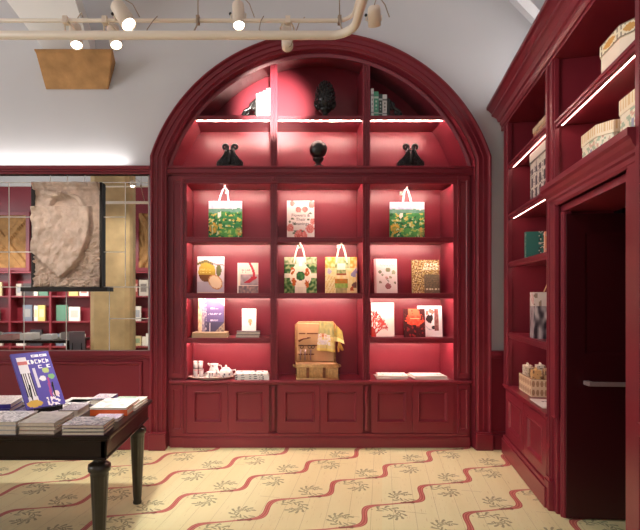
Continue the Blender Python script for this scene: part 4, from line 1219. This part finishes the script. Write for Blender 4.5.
# ------------------------------------------------------------------ ceiling pipe frame and spotlights
TK = thing('lighting_pipe_frame', 'cream pipe and track frame hanging across the top of the room', 'lighting track', (0, 2.7, 3.0))
def tkp(m, name, material=PIPE): m.v = [(x, y-2.7, z-3.0) for x, y, z in m.v]; return m.build(name, material, TK)
yp, zp = 2.6, Z_(35.3, 2.6); xe = .30
pts = [(-3.2, yp, zp), (xe, yp, zp)]
for k in range(1, 9):
    a = PI/2*k/8; pts.append((xe+.12*math.sin(a), yp-.12*(1-math.cos(a)), zp))
pts.append((xe+.12, .6, zp))
m = MB(); m.tube(pts, .0225, 16); tkp(m, 'pipe')
yt2, zt2 = 2.8, Z_(20.6, 2.8); xe2 = .36
pts = [(-3.2, yt2, zt2), (xe2, yt2, zt2)]
for k in range(1, 7):
    a = PI/2*k/6; pts.append((xe2+.09*math.sin(a), yt2-.09*(1-math.cos(a)), zt2))
pts.append((xe2+.09, .6, zt2))
m = MB(); m.tube(pts, .0115, 10); tkp(m, 'track')
for px in (198, 339.5, -60):
    x = X_(px, yt2); m = MB(); m.tube([(x, yt2, ZT), (x, yt2, zt2+.01)], .0035, 6); m.tube([(x, yt2-.012, zt2+.018), (x, yt2-.018, zt2), (x, yt2-.05, zt2-.06), (x, yp+.02, zp+.02)], .005, 6)
    m.box(x-.01, x+.01, yt2-.016, yt2+.016, zt2-.02, zt2+.025); tkp(m, 'hanger', WIRE)
for px in (262, 156):
    x = X_(px, yt2); m = MB(); m.tube([(x+.01, yt2-.01, zt2+.02), (x-.005, yt2-.05, zt2-.03), (x-.012, yp+.05, zp+.06), (x, yp, zp+.02)], .0028, 6); tkp(m, 'tie_wire', WIRE)

def spotlamp(label, tail, head, r, energy, target, size=40, blend=.5, lens=True, nub=True, tint=rgb(255, 244, 230), soft=.06):
    T, Hd = Vector(tail), Vector(head)
    ax = (Hd-T).normalized(); L = (Hd-T).length
    o = thing('track_spotlight', label, 'spotlight', tuple(T), 0, 0, 'cream track spotlights on the pipe frame')
    q = Vector((0, 0, 1)).rotation_difference(ax)
    M = q.to_matrix()
    def tr(m): m.v = [tuple(M @ Vector(p)) for p in m.v]; return m
    m = MB(); m.lathe([(r*.35, -.004), (r*.8, 0), (r*.97, r*.25), (r, r*.6), (r, L), (r*.9, L), (r*.86, L-.012)], n=24); body_ = tr(m).build('lamp_body', LAMPM, o)
    m = MB(); m.lathe([(r*.84, L-.010), (r*.84, L-.006)], n=24); tr(m).build('lens', LENS if energy else BLACKP, body_)
    m = MB(); mid = L*.45
    up = Vector((0, yt2-T.y, zt2-T.z))
    side = Vector((1, 0, 0))
    c = ax*mid
    clampx = 0
    pts = [c-side*(r+.006), c-side*(r+.008)+up*.35, c*.4-side*r*.6+up*.75, up, c*.4+side*r*.6+up*.75, c+side*(r+.008)+up*.35, c+side*(r+.006)]
    m.tube([tuple(p) for p in pts], .005, 6); m.box(-.014, .014, up.y-.018, up.y+.018, up.z-.02, up.z+.02); m.build('yoke', LAMPM, o)
    if nub:
        m = MB(); nb = c - side*(r+.012); m.ball(tuple(nb), .009, 6); m.build('knob', BLACKP, body_)
    m = MB(); m.tube([(0, 0, 0), tuple(-ax*.03+Vector((.02, 0, .03))), tuple(up*.6+Vector((.07, 0, .06))), tuple(up+Vector((.1, 0, .02)))], .003, 6); m.build('cable', WIRE, o)
    if energy:
        ld = bpy.data.lights.new('spot_beam', 'SPOT'); ld.energy = energy; ld.spot_size = math.radians(size); ld.spot_blend = blend; ld.shadow_soft_size = soft; ld.color = lin(tint)
        lo = bpy.data.objects.new('spot_beam', ld); COL.objects.link(lo)
        d = Vector(target)-Hd
        lo.location = Hd + ax*.012; lo.rotation_euler = d.to_track_quat('-Z', 'Y').to_euler()
    return o
def at(px, py, Y): return (X_(px, Y), Y, Z_(py, Y))
yl = 2.93
spotlamp('leftmost cream spotlight above the stone corbel, lens pointing down', at(75, 26, yl), at(76.6, 45.5, yl-.05), .036, 95, (-1.9, 3.2, .7), 62, .8)
spotlamp('cream spotlight second from left, lens pointing down', at(112.5, 27, yl), at(116.5, 45.5, yl-.05), .036, 230, (-1.15, 4.25, 0), 52, .8)
spotlamp('large tilted cream spotlight aimed right, in front of the track', at(117, 5, 2.70), at(129, 25, 2.66), .043, 100, (.4, 4.2, .2), 70, .9)
spotlamp('cream spotlight in the middle of the pipe, lens pointing down', at(238, 4, 2.86), at(239, 26, 2.80), .036, 110, (.6, 3.4, 0), 75, .9)
spotlamp('cream spotlight seen from behind below the pipe, before the arch top', at(287.5, 48, 2.86), at(286.5, 24, 3.0), .034, 2600, (-.02, 5.36, 3.60), 24, 1.0, nub=False)
spotlamp('rightmost cream spotlight beyond the pipe bend, seen from the side', at(374, 6, 2.75), at(374.5, 26, 2.82), .036, 42, (1.98, 2.95, 2.6), 80, .9)

# ------------------------------------------------------------------ table
TZ = .76
tx1, ty0, ty1 = -.945, 2.73, 3.71; tx0 = -3.1
TB = thing('display_table', 'dark polished wooden table with turned legs covered in books', 'table', ((tx0+tx1)/2, (ty0+ty1)/2, 0))
def tb(m, name, material=DWOOD, bevel=.004):
    L = TB.location; m.v = [(x-L.x, y-L.y, z) for x, y, z in m.v]; return m.build(name, material, TB, bevel)
m = MB(); m.box(tx0, tx1, ty0, ty1, TZ-.022, TZ); m.box(tx0+.012, tx1-.012, ty0+.012, ty1-.012, TZ-.036, TZ-.02); tb(m, 'tabletop', bevel=.006)
m = MB()
za, zb = .618, TZ-.034
m.box(tx0+.03, tx1-.03, ty0+.03, ty0+.06, za, zb); m.box(tx0+.03, tx1-.03, ty1-.06, ty1-.03, za, zb); m.box(tx1-.06, tx1-.03, ty0+.03, ty1-.03, za, zb); m.box(tx0+.03, tx0+.06, ty0+.03, ty1-.03, za, zb)
m.box(tx0+.024, tx1-.024, ty0+.024, ty1-.024, za-.006, za+.008)
tb(m, 'apron')
for lx in (tx0+.09, tx1-.09):
    for ly_ in (ty0+.1, ty1-.1):
        m = MB(); m.lathe([(.03, 0), (.033, .01), (.028, .03), (.032, .06), (.052, .50), (.054, .505), (.050, .52), (.064, .53), (.066, .55), (.064, .565), (.05, .575), (.036, .585), (.03, .60), (.04, .608), (.044, .62), (.04, .66)], lx, ly_, 0, 48, flute=12, fl=(.05, .501))
        tb(m, 'leg', DGREEN, 0)

def TP(px, py, dz=0):
    Y = F*(EYE-TZ-dz)/(py-HOR); return X_(px, Y), Y
def pic(sd, base, inks, amt=.12, sc=6):
    def f(u, v):
        n = nz(u, v, sc, sd); n2 = nz(u, v, sc*2.1, sd+9)
        if n > amt: return inks[int((n2+1)*50) % len(inks)]
        return base
    return f
def pile(specs, fpx, rpx, fpy, depth, rz=0, g=None):
    """front edge from fpx to rpx at row fpy, on the table; specs bottom to top: (label, thickness, art, cover, spine[, shrink])"""
    x0, Y = TP(fpx, fpy); x1, _ = TP(rpx, fpy)
    z = TZ + .0005
    for k, sp in enumerate(specs):
        lab, t, art, cov, sps = sp[:5]
        sh = sp[5] if len(sp) > 5 else 0
        jx, jy = random.uniform(-.004, .004), random.uniform(-.003, .003)
        flat_book(lab, (x0+x1)/2+jx, Y+depth/2+jy, z, (x1-x0)-sh, depth-sh, t, rz+random.uniform(-1, 1), art, cov, sps, g, nu=26, nv=26)
        z += t + .0006
G, W_ = rgb(176, 168, 162), rgb(236, 232, 228)
gtop = pic(3, rgb(182, 176, 170), [rgb(168, 162, 158)], .1)
pile([('grey hardback with brown edges at the bottom of the front stack of three', .022, gtop, rgb(170, 150, 130), 'none'), ('grey hardback in the middle of the front stack of three', .022, gtop, rgb(172, 150, 130), 'none'), ('grey hardback on top of the front stack of three', .022, gtop, rgb(176, 164, 152), 'none')], 18.5, 55, 434.5, .27, 0, 'grey hardbacks at the table front')
mott = pic(12, rgb(196, 190, 196), [rgb(150, 150, 168), rgb(216, 206, 204), rgb(140, 120, 130), rgb(120, 132, 140)], -.05)
pile([('mottled softcover at the bottom of the stack at the table corner', .019, mott, rgb(120, 96, 104), 'none'), ('mottled softcover in the middle of the stack at the table corner', .019, mott, rgb(112, 120, 104), 'none'), ('mottled grey softcover on top of the stack at the table corner', .019, mott, rgb(140, 116, 120), 'none')], 61, 103.5, 435.5, .19, 0, 'mottled softcovers at the table corner')
pile([('white book with violet edge behind the mottled corner stack', .018, pic(5, rgb(186, 170, 190), [rgb(222, 216, 220), rgb(150, 136, 160)], .1), rgb(226, 220, 220), 'none')], 92, 118, 421.5, .13)
pile([('bright orange book lying under the large white one', .042, plain(rgb(214, 96, 40)), rgb(214, 92, 36), 'front'), ('large white softcover with faint sketches lying on the orange book', .012, pic(8, rgb(240, 236, 234), [rgb(206, 200, 200), rgb(222, 206, 200)], .2), rgb(230, 224, 222), 'none')], 90, 127, 416, .30)
pile([('white book at the bottom of the pile by the far table corner', .02, plain(W_), rgb(232, 226, 220), 'none'), ('white booklet on top of the pile by the far table corner', .018, pic(6, W_, [rgb(206, 204, 206)], .25), rgb(236, 232, 228), 'none')], 125, 135.5, 411, .30, -3)
pile([('blue-violet edged book with a pale cover at the table back', .045, pic(16, rgb(214, 206, 216), [rgb(150, 146, 190), rgb(236, 230, 232), rgb(176, 130, 140)], 0), rgb(92, 88, 158), 'right')], 90.5, 110, 405, .19)
pile([('small green book with a yellow edge at the table back', .035, pic(17, rgb(172, 206, 190), [rgb(150, 190, 170), rgb(226, 226, 196)], .15), rgb(216, 196, 84), 'right')], 112, 131, 405.5, .15)
pile([('grey patterned book with white page edges left of the orange book', .05, pic(19, rgb(150, 140, 150), [rgb(110, 100, 120), rgb(196, 190, 196)], 0), rgb(150, 140, 150), 'left')], 58, 77, 418, .2)
pile([('white pamphlet beside the grey book in the middle of the table', .016, pic(23, rgb(234, 230, 232), [rgb(196, 190, 206)], .2), rgb(226, 222, 222), 'none')], 64, 86, 406, .16)
pile([('open white leaflet lying before the blue book', .012, pic(25, rgb(238, 236, 236), [rgb(216, 214, 222)], .25), W_, 'none')], 88, 120, 401.5-.5, .01+.02) if False else None
pile([('pale flat magazine with sketches in front of the upright violet book', .014, pic(27, rgb(226, 222, 226), [rgb(170, 164, 186), rgb(200, 190, 190)], .05), W_, 'none')], 36, 60, 417, .16)
pile([('flat violet book just left of the upright book stand', .016, pic(29, rgb(110, 100, 170), [rgb(150, 146, 196), rgb(220, 216, 226)], .2), rgb(86, 76, 160), 'front')], 14, 33, 413.5, .15)
pile([('pale book at the bottom of the violet edged pile at the left edge', .03, plain(rgb(200, 196, 206)), rgb(84, 70, 158), 'front'), ('pale illustrated book on top of the violet edged pile at the left edge', .03, pic(31, rgb(222, 212, 212), [rgb(196, 180, 186), rgb(236, 230, 230)], 0), rgb(76, 60, 160), 'front')], -32, 6, 414, .24, 9)
pile([('grey book at the bottom of the front left pile at the picture edge', .026, mott, rgb(176, 170, 172), 'none'), ('grey book second from the bottom of the front left pile', .026, mott, rgb(190, 184, 186), 'none'), ('pale patterned book on top of the front left pile', .022, pic(35, rgb(206, 202, 208), [rgb(150, 146, 156), rgb(230, 226, 228)], 0), rgb(200, 196, 198), 'none')], -30, 16, 435, .27)
pile([('pink and white magazine lying at the far left of the table back', .03, pic(37, rgb(226, 216, 216), [rgb(206, 180, 180), rgb(240, 236, 236)], 0), W_, 'none')], -16, 12, 405, .2)
pile([('white brochure at the table back left of the blue-violet book', .016, pic(39, rgb(238, 234, 230), [rgb(190, 200, 180), rgb(222, 216, 220)], .2), W_, 'none')], 61, 86, 404.5, .18)
pile([('white paper at the table back behind the upright violet book', .02, pic(41, rgb(236, 232, 232), [rgb(200, 196, 196)], .25), W_, 'none')], 17, 44, 404.5, .2)
pile([('thin white booklet between the brochure and the upright violet book', .014, pic(43, rgb(236, 232, 232), [rgb(206, 200, 210)], .2), W_, 'none')], 49, 62, 410, .1)

# upright book on an easel stand
def art_upright(u, v):
    c = rgb(78, 66, 160)
    if .10 < u < .34 and .12 < v < .92: 
        c = rgb(232, 228, 236)
        if .2 < v < .62: c = rgb(24, 22, 40) if int(u*34) % 2 else rgb(236, 232, 238)
        if v > .78: c = rgb(206, 110, 110) if v < .84 else rgb(232, 226, 236)
    if glyphs(u, v, ((.93, .06),), .5, .95, 3, 4) or glyphs(u, v, ((.82, .075),), .36, .95, 5, 6) or glyphs(u, v, ((.72, .06),), .6, .95, 1, 3): c = rgb(244, 242, 246)
    if .42 < u < .5 and .35 < v < .7: c = rgb(214, 208, 226)
    for a, b, k in ((.86, .52, rgb(120, 170, 110)), (.76, .64, rgb(176, 196, 120)), (.62, .5, rgb(226, 222, 232)), (.84, .2, rgb(226, 200, 206))):
        if math.hypot((u-a)/.09, (v-b)/.05) < 1: c = k
    if abs(u-.72-.2*(v-.3)) < .03 and .1 < v < .5: c = rgb(160, 60, 130)
    if .55 < u < .9 and v < .16 and nz(u, v, 20, 3) > 0: c = rgb(236, 230, 236)
    if math.hypot((u-.22)/.2, (v-.08)/.06) < 1: c = rgb(212, 170, 70)
    return c
ux, uy = X_(45.5, 3.13), 3.13
uz = Z_(409, 3.13)
SB = thing('book_stand', 'small black easel stand holding the upright violet book', 'stand', (ux, uy, TZ+.001), math.radians(52))
lean = 36
m = MB(); bz = uz-TZ
m.box(-.09, .09, -.05, .0, bz-.012, bz-.004); m.box(-.09, .09, -.05, -.045, bz-.004, bz+.018); m.build('ledge', BLACKP, SB, .001)
m = MB()
for x in (-.075, .075):
    m.tube([(x, -.02, bz-.008), (x, .06, bz+.16)], .005, 6); m.tube([(x, -.045, .0), (x, -.03, bz-.008)], .005, 6); m.tube([(x, .055, bz+.15), (x, .10, .003)], .005, 6)
m.build('frame', BLACKP, SB)
r = thing('book', 'upright violet book with black striped column on its cover, on the table stand', 'book', (ux, uy, uz+.004), math.radians(52), math.radians(-lean))
wd, h, t = .25, .41, .016
m = MB(); m.default = rgb(78, 66, 160); m.box(-wd/2, wd/2, -t-.012, -.0125, 0, h); m.paint((-wd/2, -t-.0125, 0), (wd, 0, 0), (0, 0, h), 40, 64, art_upright); m.build('cover', PRINT, r, fix=False)
m = MB(); m.box(-wd/2+.003, wd/2+.001, -t-.009, -.0155, .003, h+.001); m.build('page_block', PAGES, r)

# ------------------------------------------------------------------ the room behind the camera, seen in the mirrors
def virt(px, py, y):           # a point at real depth y that shows at this pixel in the mirrors
    V = 2*YM - y; return X_(px, V), Z_(py, V)
ps = .75
xa, _ = virt(88, 300, ps); xb, _ = virt(131, 300, ps)
m = MB(); m.box(xa, xb, ps-.42, ps, 0, ZT); 
m.v = [(x + (.02*math.sin(z*3) if 0 < z < ZT else 0), y, z) for x, y, z in m.v]
struct(m.build('pillar', PILLAR, None, .12))
yb = YR+.001
SHB_ = thing('wall_bookcase', 'dark red wall bookcase behind the camera, seen only in the mirrors', 'bookcase', (-5.6, YR+.2, 0))
def sp(m, name, material=RED): L = SHB_.location; m.v = [(x-L.x, y-L.y, z) for x, y, z in m.v]; return m.build(name, material, SHB_, .004)
bx0, bx1 = -8.2, -2.9
zsl = [.25, .91, 1.58, 2.22]
m = MB(); m.box(bx0, bx1, yb, yb+.02, 0, 2.26); sp(m, 'back_panel')
for z in zsl: m = MB(); m.box(bx0, bx1, yb+.02, yb+.33, z-.04, z); sp(m, 'shelf')
ups = [bx0, -7.0, -5.93, -4.85, -3.85, bx1]
for x in ups: m = MB(); m.box(x-.03, x+.03, yb+.02, yb+.35, 0, 2.26); sp(m, 'upright')
cols = [rgb(236, 230, 222), rgb(214, 196, 150), rgb(120, 130, 150), rgb(70, 60, 60), rgb(226, 210, 130), rgb(206, 210, 214), rgb(236, 234, 228), rgb(96, 140, 120), rgb(150, 64, 58), rgb(232, 226, 214), rgb(60, 56, 66), rgb(226, 228, 232), rgb(240, 236, 230), rgb(190, 180, 170)]
rnd = random.Random(5)
for z in zsl[:3]:
    for x0, x1 in zip(ups[:-1], ups[1:]):
        x = x0+.1
        while x < x1-.34:
            wd = rnd.choice((.10, .14, .18, .24, .3)); h = rnd.uniform(.22, .46); c = rnd.choice(cols)
            if rnd.random() < .97:
                m = MB(); m.default = c; t = rnd.uniform(.03, .08)
                yy_ = yb+.12+rnd.uniform(0, .08)
                m.box(0, wd, 0, t, 0, h); c2 = mixc(c, rnd.choice(cols), .6)
                m.paint((wd, t+.0006, 0), (-wd, 0, 0), (0, 0, h), 6, 8, lambda u, v, c=c, c2=c2: c2 if .3 < v < .7 and .2 < u < .8 else c)
                o = m.build('book', PRINT, None, fix=False); o.location = (x, yy_, z+.0005)
                tag(o, 'small book on the dark red shelves reflected in the mirrors', 'book', 'books reflected in the mirrors')
            x += wd + rnd.uniform(.01, .05)
# a reading table of white books in front of the shelves
FT = thing('shelf_table', 'low book table behind the camera, seen only in the mirrors', 'table', (-5.6, .6, 0))
m = MB(); m.box(-2.4, 1.9, -.4, .4, .70, .75); m.build('tabletop', DWOOD, FT, .004)
for x in (-2.3, 1.8):
    for y in (-.33, .33): m = MB(); m.box(x-.04, x+.04, y-.04, y+.04, 0, .70); m.build('leg', DWOOD, FT, .004)
for k in range(22):
    m = MB(); c = rnd.choice(cols); m.default = mixc(c, rgb(240, 236, 230), .5); wd, dp, t = rnd.uniform(.2, .3), rnd.uniform(.2, .3), rnd.uniform(.03, .14)
    m.box(0, wd, 0, dp, 0, t); m.paint((0, 0, t+.0005), (wd, 0, 0), (0, dp, 0), 2, 2, plain(c))
    o = m.build('book', PRINT, None, fix=False); o.location = (-7.9+k*.185,   .24+(k % 2)*.33, .7505)
    tag(o, 'flat book on the low table reflected in the mirrors', 'book', 'flat books reflected in the mirrors')
# framed stone panels on the rear wall
for i, (pa, pb, pt, pb_) in enumerate(((-14, 28, 216, 268), (140, 175, 214, 268))):
    V = 2*YM-YR; x0, x1, z0, z1 = X_(pa, V), X_(pb, V), Z_(pb_, V), Z_(pt, V)
    o = thing('carved_plaque', ('framed ochre stone panel reflected in the mirrors left of the relief', 'framed ochre stone panel reflected at the right end of the mirrors')[i], 'panel', ((x0+x1)/2, YR, z0), PI, 0, 'framed stone panels reflected in the mirrors')
    W, H = x1-x0, z1-z0
    m = MB(); n = 26; b0 = 0
    m.box(-W/2, W/2, -.05, -.002, 0, H)
    b0 = len(m.v)
    for j in range(n+1):
        for k in range(n+1):
            u, v = k/n, j/n; d = abs(math.hypot((u-.5)/.36, (v-.5)/.36)-1)
            m.v.append((-W/2+W*u, -.06-.06*abs(mnoise.noise(Vector((u*6, v*6, 3+i))))-(.05 if abs(u-v) < .08 or abs(u+v-1) < .08 else 0), H*v))
    for j in range(n):
        for k in range(n): q = b0+j*(n+1)+k; m.face((q, q+1, q+n+2, q+n+1))
    m.build('carving', CORBEL, o, fix=False)
    m = MB(); f = .1
    for b in ((-W/2-f, -W/2, -f, H+f), (W/2, W/2+f, -f, H+f)): m.box(b[0], b[1], -.12, -.001, b[2], b[3])
    for b in ((-W/2, W/2, -f, 0), (-W/2, W/2, H, H+f)): m.box(b[0], b[1], -.12, -.001, b[2], b[3])
    m.build('frame', RED, o, .005)

# ------------------------------------------------------------------ light
def area(name, loc, rot, sx, sy, e, c=(1, 1, 1)):
    l = bpy.data.lights.new(name, 'AREA'); l.shape = 'RECTANGLE'; l.size = sx; l.size_y = sy; l.energy = e; l.color = c
    o = bpy.data.objects.new(name, l); COL.objects.link(o); o.location = loc; o.rotation_euler = rot; return o
area('rear_fill_light', ((WX0+WX1)/2, YR-.12, (WZ0+WZ1)/2), (PI/2, 0, 0), WX1-WX0, WZ1-WZ0, 45, (.97, .98, 1))  # soft fill added in the rear opening to light the room
# cove uplights on the rail and on the right cornice
area('rail_cove_light', (-3.25, YW-.075, zb+.0+2.905-zb if False else Z_(165.5, 4.84)+.012), (PI, 0, 0), 3.5, .03, 9, (1, .97, .93))
p = RW(1.4, -.0+.25)
area('cornice_cove_light', (p.x, p.y, ZTOP+.26), (PI, 0, RZ), 2.6, .1, 11, (1, .97, .94))
# unseen spots added behind the camera to brighten the shelves and pillar in the mirrors
for k, (x, y, tx, tz) in enumerate(((-7.0, -.6, -7.0, 1.2), (-5.6, -.6, -5.6, 1.2), (-4.2, -.6, -4.0, 1.2), (-2.4, 2.4, -2.9, 1.6))):
    T = Vector((x, y, 3.6)); tgt = Vector((tx, YR+.3 if k < 3 else .75, tz))
    ld = bpy.data.lights.new('rear_fill_spot', 'SPOT'); ld.energy = (420, 420, 420, 220)[k]; ld.spot_size = math.radians(75); ld.spot_blend = .8; ld.shadow_soft_size = .08; ld.color = lin(rgb(255, 244, 230))
    lo = bpy.data.objects.new('rear_fill_spot', ld); COL.objects.link(lo); lo.location = T; lo.rotation_euler = (tgt-T).to_track_quat('-Z', 'Y').to_euler()
# soft fill and unseen window bars added at the left wall, and a lamp on the pipe beyond the frame that rakes the stone relief
area('side_fill_light', (XL+.15, .6, 2.9), (PI/2, 0, -PI/2), 4.5, 3.0, 260, (.97, .98, 1))
m = MB()
for k in range(6): yy_ = -1.65+4.5*k/5; m.box(XL, XL+.06, yy_-.04, yy_+.04, 1.4, 4.4)
for k in range(4): zz = 1.4+k; m.box(XL, XL+.06, -1.65, 2.85, zz-.04, zz+.04)
struct(m.build('added_window_2', WHITE))
spotlamp('cream spotlight on the pipe outside the left edge, raking the stone relief', at(-60, 26, yl), at(-56, 40, yl+.02),   .036, 115, (X_(66, 4.87), 4.87, Z_(236, 4.87)), 30, .6)

# a second book on a stand at the unseen end of the table, whose back the mirrors show
sx_, sy_ = X_(78, 6.62), 3.2
o = thing('book', 'grey-backed book standing on the far end of the table, seen only in the mirrors', 'book', (sx_, sy_, TZ+.03), math.radians(-14), math.radians(-16))
m = MB(); m.default = rgb(190, 196, 204); m.box(-.1, .1, -.016, -.012, 0, .30); m.box(-.1, .1, -.002, .002, 0, .30); m.box(-.1, -.096, -.016, .002, 0, .30); m.build('cover', PRINT, o, fix=False)
m = MB(); m.box(-.096, .097, -.012, -.002, .003, .297); m.build('page_block', PAGES, o)
o = thing('book_stand', 'small black easel stand at the far end of the table, seen only in the mirrors', 'stand', (sx_, sy_, TZ+.001), math.radians(-14))
m = MB(); m.box(-.08, .08, -.05, .0, .018, .026); m.build('ledge', BLACKP, o, .001)
m = MB()
for x in (-.06, .06): m.tube([(x, .012, .02), (x, .06, .16)], .005, 6); m.tube([(x, -.045, 0), (x, -.03, .02)], .005, 6); m.tube([(x, .058, .15), (x, .12, .003)], .005, 6)
m.build('frame', BLACKP, o)
